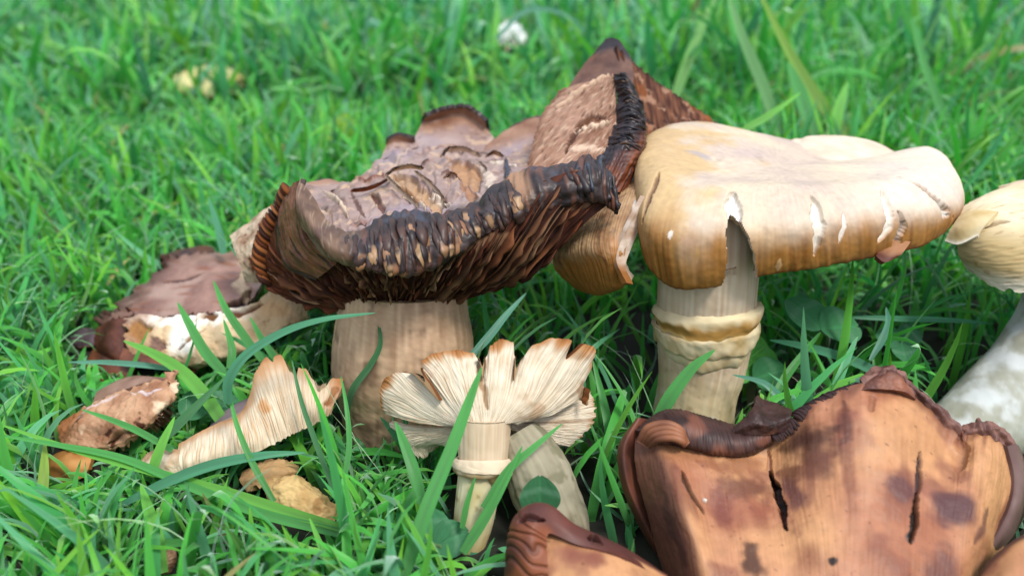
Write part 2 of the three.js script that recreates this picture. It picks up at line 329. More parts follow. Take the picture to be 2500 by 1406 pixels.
  part(cap, 'curled_tip', sheet({
    rows: [[[2178, 575, .262], [2150, 606, .259], [2140, 625, .2565]], [[2200, 585, .261], [2178, 620, .2575], [2162, 640, .2555]], [[2225, 590, .262], [2205, 618, .259], [2190, 630, .258]]],
    nu: 36, nv: 30, thick: 0.0014, disp: (u, v, P) => 0.0003 * fP(P, 400, 3), color: (u, v, P) => mix(C('#9a6a45'), C('#52281a'), sstep(u, 0.3, 0.8)),
  }), M.smooth, 'curled brown tip of the rim');
  const stemCol = (u, v, P) => { let c = mix(C('#e6d3b8'), C('#c9a98a'), 0.45 + 1.0 * N(u * 120, v * 3) + 0.8 * fP(P, 80, 3)); c = mix(c, C('#d6bf90'), sstep(v, 0.5, 0.7) * 0.6); c = mix(c, C('#ece6dc'), sstep(fP(P, 75, 3) + 0.16 * sstep(v, 0.7, 0.9), 0.12, 0.24) * 0.8 * sstep(v, 0.55, 0.8)); c = mix(c, C('#8e6d47'), sstep(fP(P, 260, 3), 0.17, 0.33) * 0.5 * sstep(v, 0.4, 0.7)); return mul(c, 0.95); };
  part(T, 'stem', loft({
    axis: [[1738, 500, .266, 112], [1733, 600, .270, 118], [1727, 700, .276, 120], [1722, 790, .282, 117], [1716, 880, .286, 108], [1702, 960, .289, 98], [1692, 1030, .292, 98], [1686, 1110, .296, 96]],
    nu: 110, nv: 130, disp: (u, v, P) => 0.00016 * N(u * 110, v * 2.2) + 0.0009 * fP(P, 70, 3) + 0.0002 * fP(P, 420, 3), color: stemCol,
  }), M.stem);
  // the ring: a flared double collar
  const collar = (name, ax, col, amp, label) => part(T, name, loft({ axis: ax, nu: 160, nv: 30, caps: false, shift: (u, v) => (0.0022 * N(u * 9, 4) + 0.0014 * N(u * 24, 7)) * (0.3 + v), disp: (u, v, P) => amp * fP(P, 230, 4) + amp * 1.1 * N(u * 13, v * 2.5, 3), color: col }), M.stem, label);
  collar('ring', [[1726, 744, .2792, 116], [1726, 748, .2793, 130], [1726, 760, .2797, 133], [1725, 774, .2803, 127], [1724, 784, .2808, 125]], (u, v, P) => mix(mix(C('#dfcba2'), C('#a97d3e'), sstep(v + 0.2 * fP(P, 200, 2), 0.35, 0.6)), C('#c8a768'), sstep(v, 0.75, 0.95)), 0.0006, 'ochre grooved upper edge of the ring');
  collar('ring_skirt', [[1724, 780, .2806, 122], [1724, 787, .2809, 129], [1723, 806, .2818, 126], [1721, 826, .2830, 119], [1720, 840, .2836, 114], [1719, 846, .2840, 106]], (u, v, P) => mix(C('#dccaa4'), C('#bd9f6c'), 0.4 + 1.6 * fP(P, 170, 3)), 0.0009);
}

// ---------------------------------------------------------------- the big shrivelled brown mushroom with an upturned cap
const darkTooth = [C('#241c22'), C('#3a2a2c'), C('#2c2430')], tanTooth = [C('#b08a5c'), C('#8a5a3a'), C('#a4754e')];
{
  const T = thing('shrivelled_mushroom', 'big shrivelled brown mushroom with an upturned blackened cap on a thick pale stem, centre', 'mushroom', floorAt(960, 1060));
  part(T, 'stem', loft({
    axis: [[985, 700, .287, 150], [985, 760, .289, 158], [984, 840, .292, 170], [980, 920, .296, 168], [970, 1000, .299, 140], [960, 1080, .302, 115]],
    nu: 120, nv: 120, disp: (u, v, P) => 0.00022 * N(u * 110, v * 3) + 0.0008 * fP(P, 80, 3) + 0.0003 * fP(P, 500, 3),
    color: (u, v, P) => mul(mix(mix(C('#dab795'), C('#ae8a6c'), 0.45 + 0.9 * N(u * 120, v * 4) + 0.7 * fP(P, 90, 3)), C('#6b5140'), sstep(fP(P, 120, 3) + v * 0.25, 0.22, 0.5) * 0.7), 0.92 + 0.25 * fP(P, 900, 2)),
  }), M.stem);
  const bark = mix(C('#5a2c17'), C('#331609'), 0.4);
  // inside of the bowl: the dry skin of the cap
  const skin = (u, v, P) => { let c = mix(C('#b39a90'), C('#94796f'), 0.45 + 1.5 * fP(P, 70, 4)); c = mix(c, C('#9a90a2'), sstep(fP(P, 40, 2), 0.02, 0.3) * 0.45); c = mix(c, C('#cdae90'), sstep(fP(P, 170, 4), 0.10, 0.26) * 0.75); c = mix(c, C('#8a5640'), sstep(fP(P, 90, 3), 0.1, 0.3) * 0.5); return mix(c, C('#5d4238'), sstep(fP(P, 330, 3), 0.22, 0.38) * 0.7); };
  const tan = C('#c09a74'), tanD = C('#7e5236');
  const bowl = sheet({
    rows: [
      [[690, 500, .305], [745, 452, .312], [815, 452, .322], [880, 425, .330], [945, 372, .338], [1010, 345, .344], [1100, 352, .342], [1190, 362, .340], [1270, 360, .335], [1360, 372, .318]],
      [[705, 495, .292], [775, 478, .296], [840, 466, .303], [905, 436, .312], [970, 392, .322], [1050, 372, .327], [1130, 376, .326], [1210, 384, .322], [1290, 385, .315], [1380, 395, .302]],
      [[730, 505, .276], [800, 505, .278], [868, 490, .283], [940, 460, .291], [1010, 428, .300], [1080, 414, .304], [1150, 410, .304], [1225, 408, .300], [1305, 408, .294], [1400, 410, .286]],
      [[765, 540, .262], [820, 545, .262], [880, 535, .264], [950, 508, .270], [1020, 490, .276], [1085, 478, .279], [1150, 460, .281], [1225, 435, .280], [1310, 425, .276], [1420, 422, .270]],
      [[780, 575, .254], [830, 582, .252], [885, 580, .252], [945, 555, .254], [1010, 545, .257], [1080, 545, .259], [1150, 520, .262], [1232, 470, .265], [1320, 445, .265], [1440, 440, .262]],
    ],
    nu: 300, nv: 170, thick: 0.002,
    disp: (u, v, P) => 0.0026 * fP(P, 55, 3) + 0.0012 * N(u * 30 + v * 2, v * 2.2) + 0.0007 * fP(P, 330, 4) + 0.0013 * Math.max(0, fP(P, 150, 4)) - 0.0012 * Math.pow(1 - Math.min(1, 5 * Math.abs(N(u * 9 + v * 3, v * 4 - u * 2))), 2),
    color: (u, v, P) => mix(skin(u, v, P), C('#241d24'), sstep(v + 0.08 * fP(P, 160, 3), 0.86, 0.98)), back: () => bark,
    marks: [
      { pts: [[960, 425], [1000, 450], [1040, 490], [1065, 515]], w: 0.0044, col: tan, depth: 0.0022, soft: 0.3, a: 0.95 },
      { pts: [[975, 440], [1020, 480], [1050, 510]], w: 0.0020, col: C('#8a5d3d'), depth: 0.0016, soft: 0.7 },
      { pts: [[1085, 380], [1120, 400], [1150, 430], [1160, 452]], w: 0.0042, col: C('#b98d66'), depth: 0.0024, soft: 0.3 },
      { pts: [[1085, 378], [1140, 372], [1200, 380]], w: 0.0009, col: C('#4a2b20'), depth: -0.0012, soft: 0.8 },
      { pts: [[870, 450], [910, 445], [940, 432]], w: 0.0012, col: C('#7c4428'), depth: -0.0014, soft: 0.5 },
      { pts: [[1030, 400], [1045, 395]], w: 0.0011, col: C('#4a2b20'), depth: -0.001 }, { pts: [[1075, 430], [1095, 425], [1110, 436]], w: 0.0011, col: C('#6a4330'), depth: -0.0012 },
      { pts: [[1170, 400], [1195, 440], [1190, 470]], w: 0.0022, col: C('#d8c3ae'), depth: -0.0005, soft: 0.7 },
      { pts: [[1045, 465], [1080, 490], [1100, 505]], w: 0.001, col: C('#e2cdb6'), depth: -0.0010, soft: 0.7 }, { pts: [[945, 420], [990, 470], [1040, 520]], w: 0.001, col: C('#dcc3a8'), depth: -0.0012, soft: 0.7 },
      { pts: [[855, 470], [875, 505], [890, 530]], w: 0.0007, col: C('#6d4c40'), depth: 0.0006 },
      { pts: [[790, 470], [830, 500], [850, 530]], w: 0.0009, col: C('#d9bfa4'), depth: -0.0012, soft: 0.8 }, { pts: [[905, 470], [925, 495], [935, 515]], w: 0.0011, col: C('#6b4232'), depth: 0.0012, soft: 0.7 }, { pts: [[1125, 445], [1150, 470], [1160, 490]], w: 0.0018, col: C('#a87a58'), depth: 0.0014, soft: 0.5 }, { pts: [[1195, 395], [1225, 400], [1260, 410]], w: 0.0016, col: C('#e0cdb8'), depth: -0.0008, soft: 0.8 }, { pts: [[830, 465], [900, 440], [960, 400]], w: 0.0014, col: C('#c9a888'), depth: -0.0009, soft: 0.9 }, { pts: [[1010, 375], [1060, 365], [1120, 372]], w: 0.0013, col: C('#7a5548'), depth: 0.0010, soft: 0.9 },
      { pts: [[868, 545], [885, 552]], w: 0.0014, col: C('#1d1416'), depth: 0.001 },
      { pts: [[900, 415], [960, 392], [1000, 360]], w: 0.0012, col: C('#cbb299'), depth: -0.0007, soft: 0.8 },
      { pts: [[1235, 395], [1240, 425], [1238, 445]], w: 0.0011, col: C('#3a3c4a'), depth: -0.0012 },
    ],
  });
  const cap = part(T, 'cap', bowl, M.burnt);
  // torn slits with raised papery lips on the cap skin
  const lip = (list, c0, c1, w = 8) => { const a = list.map(([x, y, d]) => [x, y, d]), b = list.map(([x, y, d], i) => [x + w * 0.6, y - w * (0.6 + 0.8 * Math.sin(Math.PI * i / (list.length - 1))), d - 0.0015]); part(cap, 'torn_lip', sheet({ rows: [a, b], nu: 50, nv: 8, thick: 0.0005, vEnd: (u) => 0.55 + 0.45 * Math.abs(N(u * 14, list[0][0])), disp: (u, v, P) => 0.0004 * fP(P, 500, 2), color: (u, v, P) => mix(c0, c1, sstep(v + 0.5 * fP(P, 420, 2), 0.3, 0.9)) }), M.flesh); };
  lip([[940, 430, .2875], [965, 418, .292], [1000, 412, .2955], [1030, 415, .297]], C('#c9a884'), C('#3d2219'), 12);
  lip([[940, 432, .287], [975, 470, .279], [1015, 505, .271], [1050, 530, .265]], C('#d9c2a6'), C('#8c6044'), 9);
  lip([[1010, 420, .2975], [1045, 450, .2895], [1075, 485, .279], [1085, 515, .2705]], C('#d6bda2'), C('#7e5540'), 9);
  lip([[1075, 385, .3095], [1090, 372, .314], [1130, 370, .316], [1170, 385, .312]], C('#bfa088'), C('#43281f'), 13);
  lip([[1165, 395, .309], [1185, 420, .302], [1185, 455, .288], [1165, 480, .278]], C('#d8c2ac'), C('#8d6750'), 8);
  lip([[855, 468, .2885], [885, 468, .2888], [920, 458, .291], [948, 438, .295]], C('#8a4c2a'), C('#5b2d18'), 11);
  lip([[1185, 385, .313], [1205, 378, .316], [1225, 385, .314]], C('#b58a68'), C('#3f241b'), 11);
  lip([[1080, 440, .2955], [1100, 432, .298], [1118, 445, .294]], C('#b08462'), C('#5e3b2b'), 12);
  // folds standing up along the far side of the bowl
  const fold = (rows, seedv, label) => part(cap, 'cap_fold', sheet({
    rows, nu: 90, nv: 60, thick: 0.0016, vEnd: (u) => 0.95 - 0.08 * Math.abs(N(u * 13, seedv)),
    disp: (u, v, P) => 0.0007 * fP(P, 150, 3), color: (u, v, P) => { let c = mix(skin(u, v, P), mix(C('#b08a70'), C('#7b4a30'), 0.5 + fP(P, 160, 3)), sstep(v, 0.3, 0.65)); return mix(c, C('#2a1a1a'), sstep(v + 0.12 * fP(P, 260, 3), 0.86, 0.96)); }, edge: () => C('#2a1a1a'),
  }), M.burnt, label);
  fold([[[1005, 365, .337], [1060, 370, .334], [1130, 368, .333], [1215, 372, .336]], [[1012, 335, .345], [1060, 335, .343], [1130, 332, .343], [1208, 340, .343]], [[1030, 300, .350], [1070, 295, .352], [1130, 285, .352], [1190, 315, .347]], [[1042, 280, .345], [1085, 262, .347], [1140, 256, .347], [1185, 292, .342]]], 2, 'curled lobe with a dark scorched rim');
  fold([[[925, 395, .335], [960, 378, .334], [1020, 358, .337]], [[940, 360, .338], [965, 350, .338], [1015, 348, .341]], [[948, 338, .336], [975, 326, .336], [1008, 342, .338]]], 4);
  fold([[[1165, 395, .328], [1230, 400, .324], [1300, 408, .315], [1350, 410, .312]], [[1180, 365, .332], [1240, 345, .331], [1305, 335, .330], [1345, 350, .328]], [[1195, 345, .334], [1250, 302, .336], [1320, 272, .338], [1350, 290, .336]]], 6, 'lilac brown fold left of the upright flap');
  fold([[[660, 520, .306], [700, 500, .304], [770, 478, .304], [830, 458, .312]], [[672, 490, .309], [712, 468, .310], [790, 448, .314], [832, 448, .317]], [[680, 478, .310], [715, 458, .312], [788, 434, .318], [828, 444, .319]]], 8);
  fold([[[880, 470, .318], [920, 440, .323], [960, 400, .331]], [[880, 440, .323], [925, 415, .328], [962, 378, .335]], [[878, 432, .324], [928, 408, .330], [965, 372, .336]]], 9);

  // underside: deep gills fanning from the stem
  const under = sheet({
    rows: [
      [[862, 748, .284], [884, 750, .281], [908, 750, .279], [932, 750, .278], [957, 750, .277], [987, 748, .277], [1022, 745, .278], [1062, 742, .280], [1092, 738, .282], [1122, 735, .285]],
      [[790, 750, .286], [815, 735, .279], [850, 725, .273], [890, 720, .269], [940, 718, .267], [1000, 718, .266], [1060, 715, .267], [1120, 708, .269], [1180, 698, .272], [1230, 698, .276]],
      [[715, 735, .289], [735, 690, .281], [780, 670, .270], [850, 672, .263], [925, 680, .259], [1015, 680, .257], [1100, 670, .257], [1180, 650, .258], [1260, 630, .260], [1325, 645, .266]],
      [[655, 700, .292], [670, 640, .284], [715, 580, .272], [795, 600, .2615], [905, 630, .2555], [1030, 630, .253], [1150, 600, .252], [1250, 550, .252], [1350, 500, .254], [1425, 545, .259]],
      [[640, 680, .294], [640, 600, .287], [690, 490, .277], [770, 545, .261], [900, 590, .2545], [1040, 590, .2525], [1180, 530, .253], [1300, 455, .2545], [1430, 415, .2555], [1508, 480, .2585]],
    ],
    nu: 300, nv: 150, thick: 0.003, flip: false,
    disp: (u, v, P) => 0.0013 * Math.abs(N(u * 42, v * 1.4)) + 0.0007 * fP(P, 160, 3),
    vStart: (u) => -0.05 * Math.abs(N(u * 30, 3)),
    color: (u, v, P) => { let c = mix(C('#54291a'), C('#26110a'), 0.5 + 1.6 * N(u * 50, v * 2)); c = mix(c, C('#9a7252'), sstep(fP(P, 110, 4), 0.06, 0.24) * 0.75 * sstep(v, 0.25, 0.5)); c = mix(c, C('#7a431e'), sstep(0.25 - u, 0, 0.15) * 0.5); return c; }, back: () => C('#5a3a2c'),
  });
  const gs = part(T, 'gill_surface', under, M.gills);
  for (let k = 0; k < 54; k++) {
    const u = clamp((k + 0.5 + rr(-0.45, 0.45)) / 54, 0.01, 0.99), v0 = u < 0.35 ? rr(0.02, 0.14) : rr(0.0, 0.3), v1 = Math.min(0.98, u < 0.3 ? rr(0.8, 0.97) : u < 0.6 ? rr(0.55, 0.7) : rr(0.75, 0.97)), P = [], D = [];
    for (let i = 0; i <= 6; i++) { const v = lerp(v0, v1, i / 6), uu = clamp(u + 0.012 * N(v * 4, k * 3.3), 0, 1); P.push(under.userData.point(uu, v).clone()); D.push(under.userData.normal(uu, v).clone().addScaledVector(new V3(rr(-1, 1), rr(-0.3, 1), 0), 0.25)); }
    const shade = rnd(), base = mix(C('#3f1c0e'), C('#26110a'), rnd()), top = shade < 0.5 ? mix(C('#a88060'), C('#7f4a2a'), rnd()) : mix(C('#4f2616'), C('#6e3a1e'), rnd());
    part(gs, 'gill', lamella(P, D, rr(0.0014, 0.0034), rr(0.0006, 0.0012), (t, f) => mul(mix(base, top, f * (0.5 + sstep(N(t * 5, k * 1.7), -0.3, 0.4))), 0.85 + 0.9 * N(t * 9, k)), 26, (t) => Math.pow(Math.sin(Math.PI * (0.05 + 0.9 * t)), 0.5) * (0.6 + 1.2 * N(t * 9, k * 2.1))), M.gills);
  }
  // the rim rolled over at the front
  const roll = sheet({
    rows: [
      [[732, 438, .256], [770, 490, .2535], [808, 545, .251], [870, 564, .250], [935, 525, .2525], [1000, 516, .255], [1080, 522, .257], [1150, 495, .260], [1230, 436, .263], [1295, 408, .263], [1390, 398, .262], [1440, 376, .262], [1490, 418, .262]],
      [[722, 470, .2515], [755, 520, .2475], [800, 570, .2445], [870, 582, .2435], [940, 555, .2455], [1005, 545, .2475], [1085, 540, .2500], [1160, 510, .2535], [1240, 455, .257], [1300, 425, .2585], [1390, 412, .2585], [1448, 388, .2585], [1500, 432, .2595]],
      [[725, 510, .2495], [762, 560, .2445], [805, 600, .2410], [880, 622, .2400], [950, 610, .2415], [1020, 600, .2435], [1100, 570, .2460], [1180, 535, .2500], [1258, 490, .2510], [1318, 462, .2525], [1402, 446, .2530], [1460, 432, .2535], [1506, 470, .2560]],
      [[735, 555, .2515], [775, 600, .2455], [815, 632, .2420], [890, 655, .2405], [960, 668, .2420], [1035, 660, .2440], [1115, 618, .2465], [1195, 565, .2500], [1275, 532, .2520], [1330, 508, .2530], [1412, 492, .2540], [1472, 492, .2545], [1508, 515, .2565]],
      [[750, 580, .2560], [785, 618, .2500], [822, 640, .2465], [893, 660, .2450], [962, 672, .2460], [1037, 664, .2480], [1117, 624, .2500], [1197, 570, .2530], [1275, 540, .2550], [1330, 516, .2560], [1412, 500, .2570], [1470, 500, .2575], [1504, 522, .2590]],
    ],
    nu: 320, nv: 90, thick: 0.0014, vEnd: (u) => 0.99 - 0.2 * Math.abs(N(u * 48, 2)) - 0.2 * Math.max(0, N(u * 21, 8)),
    disp: (u, v, P) => { const k = sstep(u, 0.16, 0.24); return k * (0.0013 * N(u * 46 + v * 3, v * 2) + 0.0006 * fP(P, 300, 3)) + 0.0012 * fP(P, 120, 3); },
    color: (u, v, P) => {
      let c = mix(C('#41322f'), C('#221819'), 0.5 + 1.6 * fP(P, 170, 3));
      c = mix(c, C('#4d5568'), sstep(fP(P, 90, 3) + 0.2 * (0.5 - v), 0.14, 0.34) * 0.45);
      c = mix(c, C('#6b4230'), sstep(N(u * 60 + v * 2, v * 2, 4), 0.05, 0.4) * 0.8);
      const fold = mix(mix(C('#94755a'), C('#5e4436'), 0.5 + 1.7 * fP(P, 120, 3)), C('#b79f85'), sstep(N(u * 120, v * 4), 0.15, 0.5) * 0.5);
      c = mix(c, fold, 1 - sstep(u + 0.07 * fP(P, 120, 2) + 0.05 * v, 0.19, 0.3));
      c = mix(c, C('#b58a66'), sstep(0.045 - Math.abs(u - 0.70), 0, 0.03) * (1 - sstep(v, 0.3, 0.7)) * 0.8);
      return c;
    },
  });
  const rim = part(cap, 'rolled_rim', roll, M.burnt, 'blackened rim rolled over towards the viewer');
  for (let k = 0; k < 64; k++) {
    const u = 0.23 + 0.46 * (k + 0.5) / 64 + rr(-0.008, 0.008), a = rr(0.05, 0.5), b = Math.min(0.99, a + rr(0.28, 0.6)), P = [], D = [];
    for (let i = 0; i <= 5; i++) { const v = lerp(a, b, i / 5), uu = u - (0.02 + 0.03 * Math.sin(k * 5.1)) * (v - a); P.push(roll.userData.point(uu, v).clone()); D.push(roll.userData.normal(uu, v).clone().add(new V3(0.5, 0.2, 0.1))); }
    const light = rnd() < 0.42, c0 = darkTooth[k % 3], c1 = light ? mix(tanTooth[k % 3], C('#b9936e'), rnd() * 0.8) : mix(C('#6b4634'), C('#4a3430'), rnd());
    part(rim, 'gill_tooth', lamella(P, D, rr(0.0004, 0.0013), rr(0.0016, 0.0036), (t, f) => mix(mix(C('#241a1c'), C('#4a352e'), f * (0.5 + N(t * 4, k))), c1, (light ? 0.95 : 0.45) * sstep(t + 0.25 * N(t * 6, k * 1.3), 0.42, 0.62) * (1 - sstep(t, 0.86, 0.98)) * sstep(f, 0.1, 0.5)), 18, (t) => Math.pow(Math.sin(Math.PI * Math.pow(t, 1.3)), 0.8) * (0.75 + 0.8 * N(t * 4, k * 2.7))), M.burnt);
  }
  for (let k = 0; k < 12; k++) {                             // knotted, blue-black end of the rolled rim
    const u = 0.80 + 0.19 * rnd(), a = rr(0, 0.5), P = [], D = [];
    for (let i = 0; i <= 4; i++) { const v = clamp(a + i / 4 * rr(0.35, 0.5), 0, 0.98); P.push(roll.userData.point(clamp(u + i * 0.004 * (k % 2 ? 1 : -1), 0, 1), v).clone()); D.push(roll.userData.normal(u, v).clone().add(new V3(rr(-0.6, 0.6), rr(0, 0.8), 0))); }
    const c1 = k % 4 === 0 ? C('#46505f') : k % 4 === 1 ? C('#7a4426') : C('#33282a');
    part(rim, 'gill_tooth', lamella(P, D, rr(0.0008, 0.0018), rr(0.0014, 0.003), (t, f) => mix(C('#1a1216'), c1, f * (0.6 + N(t * 5, k))), 14, (t) => Math.sin(Math.PI * t) * (0.7 + N(t * 4, k))), M.burnt);
  }
  // frilled left edge, orange brown
  const edgeL = [[742, 440, .262], [705, 470, .272], [685, 510, .279], [655, 560, .284], [636, 610, .287], [632, 650, .289], [645, 690, .290]].map((p) => at(...p));
  for (let k = 0; k < 24; k++) {
    const t = 0.16 + 0.84 * k / 24, a = cr(edgeL, t, false), P = [], D = [];
    for (let i = 0; i <= 4; i++) { const f = i / 4; P.push(a.clone().add(new V3(-0.0025 + 0.0065 * f, 0.0022 - 0.007 * f * f, 0.004 * Math.sin(f * 3) - 0.002))); D.push(new V3(-0.5 + 0.6 * f, 0.35, 0.75)); }
    const c1 = [C('#8c4c1e'), C('#5c2a12'), C('#a8683a'), C('#3a1a10')][k % 4];
    part(gs, 'gill', lamella(P, D, rr(0.001, 0.0022), rr(0.0012, 0.0022), (tt, f) => mix(C('#2c140b'), c1, f), 10), M.gills);
  }
  // left fold of the rim, seen from its inner side
  part(cap, 'cap_fold', sheet({
    rows: [[[738, 436, .2555], [728, 490, .2535], [735, 550, .2535], [765, 600, .2530], [815, 648, .2515]], [[724, 442, .262], [710, 500, .262], [716, 565, .2615], [745, 620, .2595], [800, 660, .2565]], [[706, 455, .268], [692, 515, .2695], [696, 580, .2690], [724, 638, .2660], [785, 672, .262]], [[692, 474, .2745], [674, 535, .2775], [672, 600, .2775], [702, 655, .2735], [768, 684, .2685]]],
    nu: 110, nv: 90, thick: 0.0012, disp: (u, v, P) => 0.001 * fP(P, 160, 4) + 0.0007 * N(u * 3, v * 16), color: (u, v, P) => mix(mix(mix(C('#8f5f42'), C('#5a2c1a'), 0.3 + 1.2 * fP(P, 110, 4) + 0.9 * N(u * 3, v * 16)), C('#a4572a'), sstep(fP(P, 70, 2), 0.05, 0.25) * 0.5), C('#2a120b'), Math.max(sstep(v, 0.82, 0.97), sstep(N(v * 12 + u, u * 3), 0.15, 0.4) * 0.85)),
  }), M.burnt);
  // pale flank behind the left edge
  part(cap, 'flank', sheet({
    rows: [[[560, 575, .318], [600, 548, .314], [650, 508, .310], [690, 490, .306]], [[572, 610, .307], [605, 585, .303], [645, 550, .299], [690, 540, .292]], [[585, 650, .303], [612, 640, .299], [640, 620, .295], [680, 610, .288]], [[600, 690, .307], [625, 690, .302], [648, 690, .296], [690, 680, .288]]],
    nu: 90, nv: 70, thick: 0.003, disp: (u, v, P) => 0.0012 * fP(P, 160, 4) + 0.0005 * fP(P, 500, 2), color: (u, v, P) => mix(mix(C('#c6b096'), C('#8b6a50'), 0.4 + 1.9 * fP(P, 150, 4)), C('#5d2f1c'), sstep(fP(P, 230, 3) + 0.15 * v, 0.16, 0.4)),
  }), M.flesh, 'pale grey flank of the cap');

  // the flap that stands upright at the right
  const peel = (u, v, P) => { let c = mix(C('#a98672'), C('#8a6450'), 0.5 + 1.5 * fP(P, 90, 4)); c = mix(c, C('#cdb29a'), sstep(N(u * 5 + v * 9, v * 60 - u * 50), 0.1, 0.5) * 0.55); c = mix(c, C('#5f4036'), sstep(N(u * 6 + v * 8, v * 70 - u * 62, 5), 0.28, 0.5) * 0.75); return mix(c, C('#6b4a3a'), (1 - sstep(u, 0, 0.07)) * 0.7); };
  const flap = sheet({
    rows: [
      [[1282, 425, .292], [1350, 425, .284], [1430, 425, .280], [1500, 460, .278]],
      [[1300, 350, .302], [1370, 345, .294], [1445, 345, .290], [1508, 370, .287]],
      [[1325, 280, .311], [1390, 272, .303], [1455, 268, .299], [1505, 280, .296]],
      [[1370, 225, .318], [1420, 218, .310], [1470, 205, .306], [1502, 205, .304]],
      [[1420, 208, .322], [1450, 200, .316], [1480, 190, .312], [1500, 184, .309]],
    ],
    nu: 150, nv: 170, thick: 0.0024, disp: (u, v, P) => 0.0010 * fP(P, 130, 4) + 0.0015 * N(u * 5 + v * 8, v * 40 - u * 34) + 0.0006 * N(u * 9, v * 90 - u * 80),
    color: peel,
    marks: [{ pts: [[1380, 375], [1400, 330], [1425, 300]], w: 0.0013, col: C('#5a3c30'), depth: 0.0012, soft: 0.6 }, { pts: [[1400, 310], [1440, 290], [1480, 285]], w: 0.0016, col: C('#6b4836'), depth: 0.0014, soft: 0.5 }, { pts: [[1400, 320], [1450, 310], [1490, 300]], w: 0.0010, col: C('#d8bda4'), depth: -0.001, soft: 0.6 }, { pts: [[1390, 368], [1440, 360], [1480, 372]], w: 0.0020, col: C('#cbb09a'), depth: -0.0004, soft: 0.9 }, { pts: [[1360, 270], [1420, 225], [1490, 190]], w: 0.0012, col: C('#c5a68c'), depth: -0.0012, soft: 0.6 }],
  });
  const fl = part(cap, 'upright_flap', flap, M.flesh, 'upright flap of peeling pinkish brown skin');
  part(fl, 'flap_tip', sheet({
    rows: [[[1340, 275, .322], [1420, 235, .321], [1500, 200, .319], [1545, 210, .318]], [[1385, 215, .329], [1440, 190, .328], [1500, 165, .326], [1548, 178, .324]], [[1432, 150, .334], [1465, 135, .333], [1505, 125, .331], [1540, 140, .329]], [[1478, 96, .337], [1492, 92, .336], [1512, 98, .334], [1530, 122, .331]]],
    nu: 80, nv: 90, thick: 0.002, disp: (u, v, P) => 0.0008 * fP(P, 150, 4), color: (u, v, P) => mix(mix(C('#7c5642'), C('#553426'), 0.5 + 1.5 * fP(P, 120, 3)), mix(C('#251a20'), C('#a0662c'), sstep(0.35 - u, 0, 0.2) * sstep(0.8 - v, 0, 0.2)), sstep(v + 0.35 * Math.max(0, u - 0.5) + 0.1 * fP(P, 200, 3), 0.6, 0.85)),
  }), M.burnt, 'dark hooked tip of the flap');
  const fr = sheet({
    rows: [
      [[1500, 182, .306], [1506, 240, .300], [1500, 300, .294], [1482, 350, .289], [1462, 400, .284], [1440, 450, .279]],
      [[1520, 182, .301], [1538, 240, .294], [1538, 300, .287], [1520, 350, .282], [1498, 400, .277], [1470, 460, .273]],
      [[1540, 195, .303], [1566, 255, .296], [1574, 310, .290], [1568, 360, .285], [1545, 410, .280], [1512, 470, .275]],
      [[1545, 210, .310], [1572, 265, .303], [1581, 320, .297], [1574, 370, .292], [1552, 420, .286], [1520, 475, .280]],
    ],
    nu: 150, nv: 60, thick: 0.002, disp: (u, v, P) => 0.0010 * N(u * 26 + v * 2, v * 2) * (1 - 0.6 * sstep(u, 0.5, 0.7)) + sstep(u, 0.5, 0.7) * 0.0009 * N(v * 16, u * 3, 3) + 0.0004 * fP(P, 260, 3),
    color: (u, v, P) => { const dark = mix(C('#2a1f26'), C('#19121a'), 0.5 + 1.5 * fP(P, 200, 3)); const red = mix(mix(C('#8a4a28'), C('#4a2012'), 0.5 + 1.5 * N(v * 18, u * 3)), C('#24130f'), sstep(N(v * 22, u * 2, 8), 0.12, 0.4)); return mix(dark, red, sstep(u * 0.7 + v * 0.55 + 0.2 * fP(P, 120, 2), 0.55, 0.8)); },
  });
  const frp = part(fl, 'rolled_rim', fr, M.burnt, 'dark frilled edge of the upright flap');
  for (let k = 0; k < 34; k++) {
    const u = 0.015 + 0.62 * k / 34 + rr(-0.015, 0.015), va = rr(0, 0.2), vb = rr(0.45, 0.8), sk = rr(-0.02, 0.07), P = [], D = [];
    for (let i = 0; i <= 5; i++) { const v = lerp(va, vb, i / 5); P.push(fr.userData.point(clamp(u - 0.03 * Math.sin(Math.PI * i / 5) + sk * i / 5, 0, 1), v).clone()); D.push(fr.userData.normal(u, v).clone().add(new V3(0, 0.75, 0))); }
    const c1 = [C('#3a3038'), C('#5b4436'), C('#2b2630'), C('#6e523e'), C('#2a2022')][k % 5];
    part(frp, 'gill_tooth', lamella(P, D, rr(0.0005, 0.0018), rr(0.0006, 0.0018), (t, f) => mix(C('#150e12'), c1, f * (0.5 + N(t * 5, k))), 14, (t) => Math.sin(Math.PI * t) * (0.6 + 1.2 * N(t * 5, k * 1.9))), M.burnt);
  }
